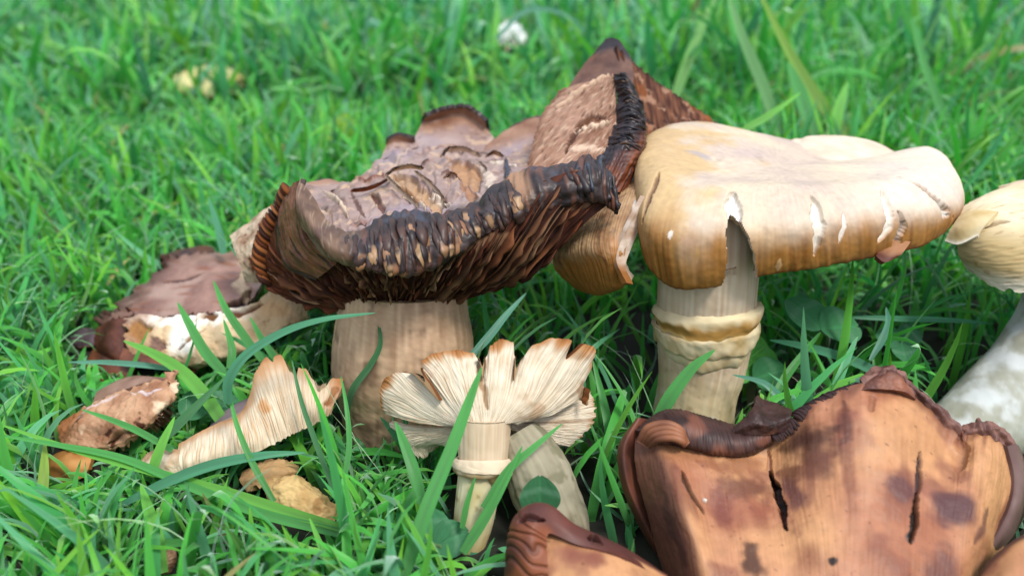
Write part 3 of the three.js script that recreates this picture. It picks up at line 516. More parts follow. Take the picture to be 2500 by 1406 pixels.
  // the gilled sheet behind the flap, running down behind the tan cap
  part(fl, 'gilled_sheet', sheet({
    rows: [[[1530, 330, .314], [1570, 360, .314], [1630, 350, .316], [1700, 335, .320], [1780, 330, .324]], [[1525, 230, .322], [1565, 255, .322], [1625, 280, .324], [1690, 295, .327], [1760, 310, .330]], [[1505, 108, .330], [1552, 155, .330], [1618, 205, .331], [1682, 250, .333], [1750, 297, .335]]],
    nu: 150, nv: 110, thick: 0.002, vEnd: (u) => 1 - 0.05 * Math.abs(N(u * 45, 3)) - 0.04 * Math.max(0, N(u * 20, 8)),
    disp: (u, v, P) => 0.0011 * N(u * 26 + v * 1.5, v * 2.5) + 0.0007 * fP(P, 180, 4),
    color: (u, v, P) => { let c = mix(C('#754a34'), C('#47261a'), 0.5 + 1.7 * N(u * 30 + v * 2, v * 4)); c = mix(c, C('#b28a70'), sstep(fP(P, 190, 4), 0.1, 0.28) * 0.65); c = mix(c, C('#a05a28'), sstep(fP(P, 90, 2), 0.12, 0.3) * 0.5); return mix(c, C('#1f1315'), Math.max(sstep(v, 0.92, 1), sstep(-fP(P, 130, 3), 0.16, 0.34)) * 0.85); },
  }), M.gills, 'brown gilled sheet behind the flap');
}

// ---------------------------------------------------------------- the small pale mushroom in front
{
  const T = thing('pale_mushroom', 'small cream mushroom with ragged upturned cap and thin ring before the thick stem', 'mushroom', floorAt(1150, 1350));
  const cream = C('#eee2cc'), warm = C('#cbac86'), burn = C('#8a5226');
  const gcol = (tip) => (u, v, P) => {
    const r = N(u * 150 + 2 * N(v * 3, u * 20), v * 2.5); let c = mix(cream, warm, 0.3 + 0.5 * r + 0.5 * fP(P, 120, 2));
    c = mix(c, C('#b58f63'), sstep(N(u * 60, v * 3, 6), 0.25, 0.5) * 0.35); c = mix(c, C('#a67d54'), sstep(fP(P, 120, 4), 0.14, 0.34) * 0.6);
    const e = v + 0.10 * N(u * 30, 2) + 0.06 * fP(P, 300, 2); c = mix(c, C('#b98250'), sstep(e, tip - 0.16, tip - 0.02)); return mix(c, burn, sstep(e, tip - 0.05, tip + 0.06) * 0.8);
  };
  const gd = (a) => (u, v, P) => a * Math.abs(N(u * 120 + 1.6 * N(v * 3, u * 20), v * 2.2)) + 0.0005 * fP(P, 160, 3);
  // upper fan of lobes
  const lobes = [[0.0, 0.94], [0.03, 1], [0.10, 1.0], [0.17, 0.93], [0.215, 0.78], [0.238, 0.42], [0.255, 0.80], [0.275, 0.94], [0.31, 1.0], [0.38, 1.0], [0.435, 0.93], [0.46, 0.76], [0.474, 0.52], [0.488, 0.82], [0.51, 0.96], [0.55, 1.0], [0.60, 0.96], [0.622, 0.80], [0.637, 0.52], [0.652, 0.78], [0.675, 0.93], [0.72, 1.0], [0.77, 1.0], [0.805, 0.82], [0.83, 0.98], [0.88, 1.0], [0.92, 0.93], [0.96, 0.78], [1, 0.7]];
  const edge = (u) => { let k = 0; while (k < lobes.length - 2 && u > lobes[k + 1][0]) k++; const [a, p] = lobes[k], [b, q] = lobes[k + 1], t = clamp((u - a) / (b - a), 0, 1); return lerp(p, q, t * t * (3 - 2 * t)) - 0.02 * Math.abs(N(u * 60, 2)); };
  const fan = sheet({
    rows: [
      [[1105, 1040, .247], [1118, 1040, .245], [1135, 1040, .2435], [1155, 1040, .2425], [1175, 1040, .242], [1195, 1038, .242], [1215, 1036, .2425], [1235, 1034, .2435], [1252, 1032, .245], [1262, 1034, .247]],
      [[1040, 1035, .250], [1060, 1015, .248], [1090, 995, .246], [1128, 975, .2445], [1170, 965, .244], [1212, 965, .244], [1255, 970, .2445], [1300, 985, .246], [1330, 1000, .248], [1345, 1012, .250]],
      [[965, 1015, .254], [985, 965, .251], [1030, 925, .2485], [1100, 915, .247], [1165, 900, .2465], [1218, 895, .2465], [1275, 900, .247], [1345, 905, .2485], [1390, 945, .251], [1410, 985, .254]],
      [[938, 1010, .258], [942, 925, .254], [985, 885, .251], [1078, 862, .2495], [1160, 850, .249], [1225, 830, .249], [1300, 828, .2495], [1395, 830, .251], [1450, 850, .254], [1470, 950, .258]],
    ],
    nu: 460, nv: 150, thick: 0.0022, vEnd: edge, disp: (u, v, P) => gd(0.0005)(u, v, P) + 0.009 * v * v * (edge(u) - 0.86) + 0.0016 * fP(P, 60, 3), color: gcol(0.98), back: () => C('#a88864'), edge: () => C('#7d4a24'),
    marks: [{ pts: [[1165, 880], [1180, 950], [1190, 1000]], w: 0.0012, col: C('#9a7148'), depth: 0.0003, soft: 0.9, a: 0.8 }],
  });
  const cap = part(T, 'cap', fan, M.gills, 'upturned cream cap with browned lobes');
  part(cap, 'cap_lobe', sheet({
    rows: [[[1235, 1045, .250], [1238, 1032, .251], [1245, 1022, .252]], [[1310, 1068, .253], [1325, 1035, .254], [1330, 1005, .255]], [[1365, 1085, .256], [1400, 1035, .257], [1400, 975, .258]], [[1395, 1092, .259], [1462, 1030, .260], [1462, 948, .261]]],
    nu: 200, nv: 110, thick: 0.0014, vEnd: (u) => 0.96 - 0.13 * Math.abs(N(u * 9, 4)) - 0.05 * Math.abs(N(u * 26, 2)), disp: gd(0.0006), color: (u, v, P) => mix(gcol(1.02)(u * 0.5, v, P), C('#8c6443'), sstep(0.06 - Math.abs(u - 0.55), 0, 0.05) * 0.6), back: () => C('#a88864'),
  }), M.gills, 'lower right lobes of the cap');
  part(cap, 'cap_lobe', sheet({
    rows: [[[1240, 1075, .254], [1242, 1060, .254], [1250, 1045, .254]], [[1262, 1110, .257], [1310, 1095, .2565], [1340, 1070, .257]], [[1270, 1125, .260], [1340, 1112, .259], [1395, 1085, .260]]],
    nu: 120, nv: 60, thick: 0.0014, vEnd: (u) => 0.94 - 0.2 * Math.abs(N(u * 7, 14)), disp: gd(0.0006), color: gcol(1.1), back: () => C('#a88864'),
  }), M.gills, 'drooping lobe under the right side');
  part(cap, 'cap_lobe', sheet({
    rows: [[[1130, 1040, .248], [1135, 1048, .248], [1140, 1056, .249]], [[1060, 1045, .252], [1070, 1068, .252], [1090, 1085, .253]], [[985, 1040, .256], [1010, 1085, .256], [1075, 1085, .257]], [[940, 1030, .259], [1022, 1122, .259], [1068, 1092, .260]]],
    nu: 150, nv: 90, thick: 0.0014, vEnd: (u) => 0.97 - 0.16 * Math.abs(N(u * 8, 24)), disp: gd(0.0006), color: gcol(1.08), back: () => C('#a88864'),
  }), M.gills, 'lower left lobes of the cap');
  part(T, 'stem', loft({
    axis: [[1182, 1020, .2475, 64], [1181, 1070, .2478, 63], [1179, 1130, .248, 60], [1172, 1165, .248, 54], [1166, 1200, .2482, 52], [1158, 1260, .2485, 50], [1146, 1320, .249, 42], [1138, 1370, .2495, 30]],
    nu: 90, nv: 130, disp: (u, v, P) => 0.0002 * N(u * 50, v * 1.5) + 0.0004 * fP(P, 110, 3),
    color: (u, v, P) => mix(mix(mix(C('#dcc6aa'), C('#c3a684'), 0.45 + 0.8 * N(u * 90, v * 3) + 0.6 * fP(P, 130, 2)), mix(C('#e3d9b4'), C('#c2ad78'), 0.45 + 1.6 * fP(P, 110, 3)), sstep(v, 0.38, 0.46)), C('#8c7040'), sstep(fP(P, 260, 3), 0.2, 0.35) * sstep(v, 0.4, 0.5) * 0.6),
  }), M.stem);
  part(T, 'ring', loft({ axis: [[1180, 1118, .2478, 62], [1180, 1122, .2478, 72], [1180, 1136, .248, 77], [1179, 1142, .248, 74], [1179, 1150, .2481, 66], [1178, 1152, .2481, 55]], nu: 100, nv: 24, caps: false, disp: (u, v, P) => 0.0006 * fP(P, 260, 4) + 0.0004 * N(u * 22, 2), color: (u, v, P) => mix(C('#d9c4a8'), C('#a5875e'), sstep(v + 0.3 * fP(P, 220, 2), 0.45, 0.7)) }), M.stem);
}
// pale swollen stem lying behind it
{
  const T = thing('mushroom_stem', 'thick pale greenish stem stub standing behind the small cream mushroom, right of its ring', 'mushroom stem', floorAt(1370, 1240));
  part(T, 'stem', loft({
    axis: [[1258, 1060, .254, 58], [1282, 1100, .253, 70], [1312, 1155, .252, 78], [1340, 1220, .2515, 82], [1362, 1290, .2515, 80], [1372, 1350, .252, 62]],
    nu: 110, nv: 110, disp: (u, v, P) => 0.0014 * fP(P, 70, 4) + 0.0003 * N(u * 50, v * 3), color: (u, v, P) => mix(mix(mix(C('#aaa18a'), C('#857c66'), 0.45 + 1.2 * fP(P, 100, 4) + 0.4 * N(u * 70, v * 3)), C('#6d6a50'), sstep(fP(P, 160, 4), 0.12, 0.3) * 0.7), C('#5c4a34'), sstep(v + 0.4 * fP(P, 110, 3), 0.62, 0.95) * 0.6),
  }), M.stem);
}

// ---------------------------------------------------------------- broken pieces at the left
{
  const T = thing('cap_fragment', 'large broken brown cap piece with white torn flesh, lying left of the big mushroom', 'mushroom piece', floorAt(470, 890));
  const top = sheet({
    rows: [
      [[385, 628, .372], [450, 612, .372], [520, 606, .370], [590, 606, .366], [650, 625, .356]],
      [[375, 655, .358], [440, 650, .354], [520, 640, .350], [590, 645, .346], [645, 665, .340]],
      [[325, 695, .352], [400, 695, .344], [500, 680, .338], [580, 685, .334], [630, 705, .330]],
      [[275, 740, .346], [360, 735, .336], [470, 725, .330], [560, 720, .327], [610, 735, .325]],
      [[215, 795, .344], [310, 775, .332], [440, 770, .325], [530, 765, .322], [600, 752, .321]],
    ],
    nu: 190, nv: 130, thick: 0.0024, uStart: (v) => 0.02 + 0.12 * Math.abs(N(v * 8, 2)) + 0.03 * Math.abs(N(v * 30, 2)), vStart: (u) => 0.02 + 0.12 * Math.abs(N(u * 14, 7)) + 0.04 * Math.abs(N(u * 40, 3)), vEnd: (u) => 1.03 - 0.14 * Math.abs(N(u * 11, 4)) - 0.06 * Math.abs(N(u * 37, 9)),
    disp: (u, v, P) => 0.0009 * fP(P, 90, 3) + 0.0005 * fP(P, 300, 3) + 0.0008 * N(v * 9 - u * 3, u * 3),
    color: (u, v, P) => { let c = mix(C('#9c786a'), C('#6f4e46'), 0.5 + 1.6 * fP(P, 80, 4)); c = mix(c, C('#a98d80'), sstep(fP(P, 60, 2), 0.1, 0.3) * 0.6); c = mix(c, C('#7c4628'), sstep(N(v * 14 - u * 3, u * 5), 0.2, 0.5) * 0.6); c = mix(c, C('#3f2520'), Math.max(1 - sstep(u + 0.1 * fP(P, 160, 2), 0.04, 0.2), 1 - sstep(v + 0.1 * fP(P, 200, 2), 0.01, 0.07)) * 0.75); return c; },
    marks: [{ pts: [[545, 748], [590, 738], [612, 710]], w: 0.0022, col: C('#2a1510'), depth: 0.003, soft: 0.6 }, { pts: [[395, 690], [460, 680], [500, 668]], w: 0.0010, col: C('#4a3230'), depth: 0.0008, soft: 0.7 }, { pts: [[600, 650], [585, 700], [600, 730]], w: 0.003, col: C('#c9ab8a'), depth: -0.0012, soft: 0.9, a: 0.8 }, { pts: [[600, 640], [625, 660]], w: 0.003, col: C('#d0b697'), depth: -0.001, soft: 0.9 }],
  });
  const cap = part(T, 'cap', top, M.smooth, 'purplish brown skin');
  const fleshc = (u, v, P) => { let c = mix(C('#d8bd98'), C('#bb9a74'), 0.4 + 1.5 * fP(P, 90, 3)); c = mix(c, C('#f2ebe0'), (1 - sstep(v + 0.3 * fP(P, 140, 4), 0.08, 0.26)) * 0.9 * (1 - sstep(u, 0.5, 0.75))); c = mix(c, C('#f2ebe0'), sstep(0.085 - Math.abs(u - 0.36 + 0.12 * v), 0, 0.05) * (1 - sstep(v, 0.5, 0.7))); c = mix(c, C('#a47a52'), sstep(fP(P, 110, 4), 0.12, 0.34) * 0.6); c = mix(c, C('#6e4630'), sstep(fP(P, 210, 4), 0.26, 0.4) * 0.7); c = mix(c, C('#b08a64'), sstep(u, 0.6, 0.75) * 0.5); c = mix(c, C('#93684a'), (1 - sstep(u + 0.12 * fP(P, 90, 3), 0.08, 0.2)) * 0.8); return mix(c, C('#5a301c'), sstep(v + 0.2 * fP(P, 140, 3), 0.93, 1.05) * 0.6); };
  part(T, 'flesh', sheet({
    rows: [
      [[290, 775, .333], [370, 772, .327], [450, 770, .323], [530, 762, .321], [600, 745, .320], [670, 705, .320], [735, 690, .322]],
      [[292, 805, .326], [370, 800, .321], [450, 800, .317], [535, 795, .315], [610, 780, .314], [680, 755, .314], [745, 735, .318]],
      [[298, 840, .321], [375, 838, .316], [455, 845, .312], [540, 835, .310], [615, 815, .310], [690, 785, .310], [752, 760, .316]],
      [[310, 868, .320], [385, 875, .315], [465, 890, .311], [545, 872, .309], [620, 845, .309], [692, 808, .310], [750, 778, .316]],
      [[335, 880, .325], [400, 890, .322], [470, 905, .320], [545, 886, .318], [618, 858, .318], [688, 822, .318], [742, 788, .322]],
    ],
    nu: 230, nv: 120, thick: 0.003, vEnd: (u) => 0.97 - 0.09 * Math.abs(N(u * 12, 3)), uStart: (v) => 0.01 + 0.05 * Math.abs(N(v * 7, 3)), vStart: (u) => 0.05 * N(u * 12, 6), disp: (u, v, P) => 0.003 * fP(P, 70, 4) + 0.0014 * fP(P, 260, 4), color: fleshc,
    marks: [{ pts: [[330, 800], [345, 815]], w: 0.0035, col: C('#94683c'), depth: 0.002, soft: 0.6 }, { pts: [[360, 855], [375, 840], [400, 850]], w: 0.0032, col: C('#6b4a48'), depth: 0.0008, soft: 0.6, a: 0.8 }, { pts: [[430, 895], [440, 850], [465, 820], [500, 800]], w: 0.0008, col: C('#7f6446'), depth: 0.0009, soft: 0.6 }, { pts: [[505, 770], [520, 773]], w: 0.0018, col: C('#6b4529'), depth: 0.0014, soft: 0.6 }, { pts: [[540, 760], [580, 765], [640, 740]], w: 0.0015, col: C('#6a3f28'), depth: 0.0014, soft: 0.7 }, { pts: [[660, 745], [690, 760]], w: 0.004, col: C('#c49b70'), soft: 1 }],
  }), M.flesh, 'torn cream flesh with a white upper band');
  const frill = (rows, s, c0, c1) => part(T, 'rim_flap', sheet({ rows, nu: 60, nv: 50, thick: 0.0015, vEnd: (u) => 0.94 - 0.1 * Math.abs(N(u * 8, s)), disp: (u, v, P) => 0.001 * fP(P, 150, 3), color: (u, v, P) => mix(mix(c0, c1, 0.45 + 1.8 * fP(P, 140, 3)), C('#a5602c'), sstep(v + 0.2 * fP(P, 200, 2), 0.85, 1.0) * 0.6) }), M.smooth);
  frill([[[300, 850, .322], [360, 862, .317], [440, 885, .314], [480, 905, .315]], [[292, 880, .318], [350, 890, .313], [420, 900, .311], [470, 912, .313]], [[310, 892, .320], [360, 898, .316], [420, 908, .315], [465, 914, .316]]], 1, C('#7a4630'), C('#4f2a1e'));
  frill([[[235, 800, .335], [275, 780, .332], [310, 780, .330]], [[228, 840, .330], [265, 850, .325], [300, 840, .325]], [[250, 885, .328], [285, 890, .324], [320, 885, .323]]], 3, C('#5b3023'), C('#38190f'));
  frill([[[225, 850, .332], [270, 855, .328], [340, 880, .324]], [[200, 900, .326], [250, 905, .322], [320, 910, .320]], [[192, 925, .324], [240, 945, .320], [300, 925, .319]]], 5, C('#6b3a24'), C('#42201a'));
  frill([[[165, 818, .345], [200, 800, .343], [235, 805, .340]], [[160, 835, .341], [195, 830, .338], [235, 830, .335]], [[165, 850, .340], [195, 852, .336], [230, 845, .333]]], 7, C('#6a5862'), C('#433338'));
  frill([[[390, 640, .366], [450, 625, .366], [520, 616, .364]], [[392, 622, .371], [450, 614, .371], [520, 604, .369]], [[388, 630, .373], [440, 606, .374], [500, 598, .372]]], 9, C('#5b3826'), C('#30202a'));
}
{
  const T = thing('cap_fragment', 'small ragged orange brown cap piece lying in the grass at far left', 'mushroom piece', floorAt(260, 1140));
  const col = (u, v, P) => { let c = mix(C('#bd9474'), C('#8a5c42'), 0.45 + 1.7 * fP(P, 100, 4)); c = mix(c, C('#ead3b4'), sstep(fP(P, 150, 3) + 0.25 * u - 0.15, 0.12, 0.3) * 0.7); c = mix(c, C('#8a4c1e'), (1 - sstep(u + v * 0.5 + 0.2 * fP(P, 120, 2), 0.12, 0.4)) * 0.8); return mix(c, C('#4a2716'), sstep(fP(P, 190, 3) + 0.25 * v, 0.38, 0.5)); };
  const f = part(T, 'flesh', sheet({
    rows: [
      [[150, 1030, .292], [205, 995, .290], [260, 965, .288], [330, 940, .286], [395, 925, .285], [435, 935, .286]],
      [[142, 1050, .284], [205, 1020, .281], [270, 990, .279], [340, 970, .278], [400, 955, .279], [438, 955, .282]],
      [[145, 1075, .279], [210, 1060, .275], [275, 1035, .273], [340, 1015, .273], [395, 990, .275], [425, 975, .280]],
      [[165, 1095, .277], [220, 1095, .272], [280, 1080, .270], [330, 1055, .271], [375, 1025, .274], [405, 1000, .280]],
      [[190, 1110, .280], [240, 1115, .277], [285, 1108, .275], [330, 1075, .276], [365, 1045, .279], [390, 1015, .284]],
    ],
    nu: 170, nv: 110, thick: 0.0025, vEnd: (u) => 0.99 - 0.25 * Math.abs(N(u * 12, 3)) - 0.08 * Math.abs(N(u * 36, 3)), uEnd: (v) => 0.99 - 0.14 * Math.abs(N(v * 11, 5)) - 0.05 * Math.abs(N(v * 30, 5)), vStart: (u) => 0.12 * Math.abs(N(u * 13, 8)),
    disp: (u, v, P) => 0.0026 * fP(P, 110, 4) + 0.0016 * Math.abs(fP(P, 260, 4)), color: col,
    marks: [{ pts: [[190, 1022], [240, 990], [290, 968]], w: 0.0008, col: C('#d8d2dc'), depth: -0.0004, soft: 0.6, a: 0.45 }, { pts: [[320, 965], [360, 965], [395, 955]], w: 0.0008, col: C('#d8d2dc'), depth: -0.0004, soft: 0.6, a: 0.45 }, { pts: [[262, 1085], [300, 1068], [320, 1062]], w: 0.0018, col: C('#3d1d12'), depth: 0.003, soft: 0.6 }],
  }), M.flesh);
  part(f, 'skin', sheet({ rows: [[[225, 985, .291], [290, 955, .289], [360, 930, .287], [410, 925, .286]], [[235, 958, .296], [290, 930, .296], [345, 918, .294], [385, 920, .291]], [[250, 950, .302], [295, 925, .302], [335, 918, .300], [365, 925, .297]]], nu: 60, nv: 40, thick: 0.0015, disp: (u, v, P) => 0.0007 * fP(P, 130, 3), color: (u, v, P) => mix(C('#9a7868'), C('#6e4a3c'), 0.5 + 1.6 * fP(P, 110, 3)) }), M.smooth, 'brown skin folded behind');
  part(f, 'torn_tip', sheet({ rows: [[[395, 945, .283], [402, 920, .284], [400, 908, .285]], [[410, 945, .2825], [416, 916, .283], [425, 908, .284]], [[425, 955, .2835], [425, 925, .284], [436, 905, .285]]], nu: 30, nv: 26, thick: 0.0016, disp: (u, v, P) => 0.001 * fP(P, 300, 3), color: (u, v, P) => mix(C('#c49478'), C('#7a4a30'), 0.5 + 1.5 * fP(P, 220, 2)) }), M.flesh);
  part(f, 'cap_lobe', sheet({ rows: [[[108, 1120, .283], [160, 1098, .279], [225, 1110, .275]], [[95, 1150, .277], [150, 1135, .272], [215, 1140, .270]], [[92, 1168, .275], [150, 1178, .271], [205, 1165, .270]]], nu: 60, nv: 50, thick: 0.002, disp: (u, v, P) => 0.0006 * fP(P, 130, 3), color: (u, v, P) => mix(mix(C('#c08a50'), C('#985c28'), 0.5 + 1.5 * fP(P, 100, 3)), C('#7c3c1a'), (1 - sstep(u, 0, 0.2)) * 0.8) }), M.smooth, 'orange brown lower lobe');
}
{
  const T = thing('cap_fragment', 'pale gilled cap piece with three raised browned lobes, lying left of the thick stem', 'mushroom piece', floorAt(600, 1120));
  const cream = C('#e8d8be'), warm = C('#cba67e');
  const gc = (u, v, P) => { let c = mix(cream, warm, 0.3 + 0.9 * N(u * 95 + v * 4, v * 2) + 0.4 * fP(P, 90, 2)); const e = 1 - v + 0.10 * fP(P, 160, 3); c = mix(c, C('#c08a58'), sstep(e, 0.72, 0.95) * 0.85); c = mix(c, C('#9a5a2c'), sstep(e, 0.92, 1.02) * 0.85); return mix(c, C('#b56c34'), sstep(u + 0.06 * fP(P, 160, 2), 0.9, 1.0) * 0.8 * (1 - v * 0.5)); };
  const teeth = [[0, 0.05], [0.2, 0.05], [0.42, 0.03], [0.52, 0.03], [0.585, 0.0], [0.61, 0.07], [0.632, 0.01], [0.665, 0.0], [0.70, 0.16], [0.735, 0.20], [0.76, 0.08], [0.80, 0.05], [0.84, 0.16], [0.875, 0.30], [0.905, 0.24], [0.95, 0.06], [1, 0.0]];
  const st = (u) => { let k = 0; while (k < teeth.length - 2 && u > teeth[k + 1][0]) k++; const [a, p] = teeth[k], [b, q] = teeth[k + 1], t = clamp((u - a) / (b - a), 0, 1); return lerp(p, q, t * t * (3 - 2 * t)) + 0.015 * Math.abs(N(u * 60, 2)); };
  const f = part(T, 'gill_fan', sheet({
    rows: [
      [[435, 1078, .268], [480, 1052, .268], [530, 1028, .268], [580, 1008, .268], [606, 960, .269], [620, 900, .271], [655, 868, .272], [700, 868, .272], [745, 890, .272], [790, 905, .272], [838, 925, .271]],
      [[432, 1110, .262], [485, 1085, .261], [540, 1062, .261], [590, 1045, .261], [625, 1010, .2625], [650, 970, .264], [680, 945, .265], [715, 945, .265], [750, 955, .265], [788, 962, .265], [830, 958, .266]],
      [[434, 1135, .259], [490, 1115, .258], [548, 1095, .258], [602, 1078, .258], [645, 1052, .259], [675, 1025, .260], [700, 1005, .261], [730, 1000, .261], [758, 1002, .262], [785, 1000, .262], [815, 985, .264]],
      [[440, 1158, .260], [495, 1144, .258], [555, 1128, .258], [612, 1112, .258], [660, 1094, .258], [692, 1078, .259], [718, 1064, .260], [742, 1052, .260], [762, 1042, .261], [782, 1030, .262], [802, 1012, .264]],
    ],
    nu: 320, nv: 110, thick: 0.002, vStart: st, vEnd: (u) => 0.98 - 0.06 * Math.abs(N(u * 22, 4)), disp: (u, v, P) => 0.0013 * Math.abs(N(u * 62 + v * 2, v * 1.6)) * sstep(v, 0.1, 0.5) + 0.0005 * fP(P, 130, 3), color: gc, back: () => C('#8a6c58'),
    marks: [{ pts: [[640, 985], [650, 1000]], w: 0.0022, col: C('#c48a4e'), soft: 1, a: 0.8 }, { pts: [[820, 950], [800, 985]], w: 0.0012, col: C('#a5754c'), depth: 0.001, soft: 0.8 }],
  }), M.gills);
  part(f, 'skin', sheet({ rows: [[[480, 1070, .268], [530, 1040, .268], [580, 1018, .268], [620, 990, .269]], [[500, 1052, .274], [540, 1022, .275], [585, 995, .275], [618, 975, .275]], [[512, 1040, .281], [545, 1005, .283], [585, 980, .283], [615, 968, .282]]], nu: 60, nv: 44, thick: 0.0016, disp: (u, v, P) => 0.0005 * fP(P, 150, 3), color: (u, v, P) => mix(mix(C('#8a7478'), C('#5f4e58'), 0.5 + 1.5 * fP(P, 100, 3)), C('#a88c78'), 1 - sstep(v, 0.1, 0.35)) }), M.smooth, 'lilac grey skin behind the gills');
  part(f, 'torn_end', sheet({ rows: [[[345, 1120, .270], [370, 1100, .269], [405, 1095, .267], [438, 1098, .264]], [[342, 1140, .264], [372, 1128, .262], [408, 1125, .260], [440, 1128, .259]], [[360, 1152, .262], [385, 1160, .260], [415, 1165, .2585], [445, 1158, .2585]]], nu: 70, nv: 50, thick: 0.003, disp: (u, v, P) => 0.0012 * fP(P, 220, 4), color: (u, v, P) => mix(mix(C('#e2d2ba'), C('#b39474'), 0.4 + 1.5 * fP(P, 160, 3)), C('#a5744a'), (1 - sstep(v, 0.1, 0.4)) * 0.7) }), M.flesh);
}
{
  const T = thing('stem_fragment', 'small yellowish crumbling stem piece half hidden in grass under the pale gilled piece', 'mushroom piece', floorAt(710, 1230));
  const col = (u, v, P) => mix(mix(C('#d3b27c'), C('#b08a58'), 0.45 + 1.6 * fP(P, 100, 3)), C('#8a6038'), sstep(fP(P, 220, 3), 0.16, 0.34) * 0.7);
  part(T, 'stem', loft({ axis: [[660, 1175, .262, 20], [690, 1195, .260, 40], [730, 1225, .258, 48], [775, 1250, .257, 44], [815, 1275, .257, 26]], nu: 110, nv: 90, disp: (u, v, P) => 0.003 * fP(P, 110, 4) + 0.0014 * fP(P, 360, 4), color: col }), M.flesh);
  part(T, 'cap_lobe', sheet({ rows: [[[590, 1150, .268], [640, 1125, .267], [690, 1120, .267], [730, 1130, .268]], [[585, 1175, .262], [640, 1155, .260], [690, 1148, .261], [728, 1150, .264]], [[600, 1205, .260], [640, 1195, .259], [680, 1180, .260], [712, 1170, .263]]], nu: 70, nv: 50, thick: 0.003, vEnd: (u) => 0.97 - 0.3 * Math.abs(N(u * 9, 3)), vStart: (u) => 0.2 * Math.abs(N(u * 11, 6)), disp: (u, v, P) => 0.0022 * fP(P, 140, 4), color: (u, v, P) => mix(col(u, v, P), C('#c79a70'), 0.6) }), M.flesh);
}

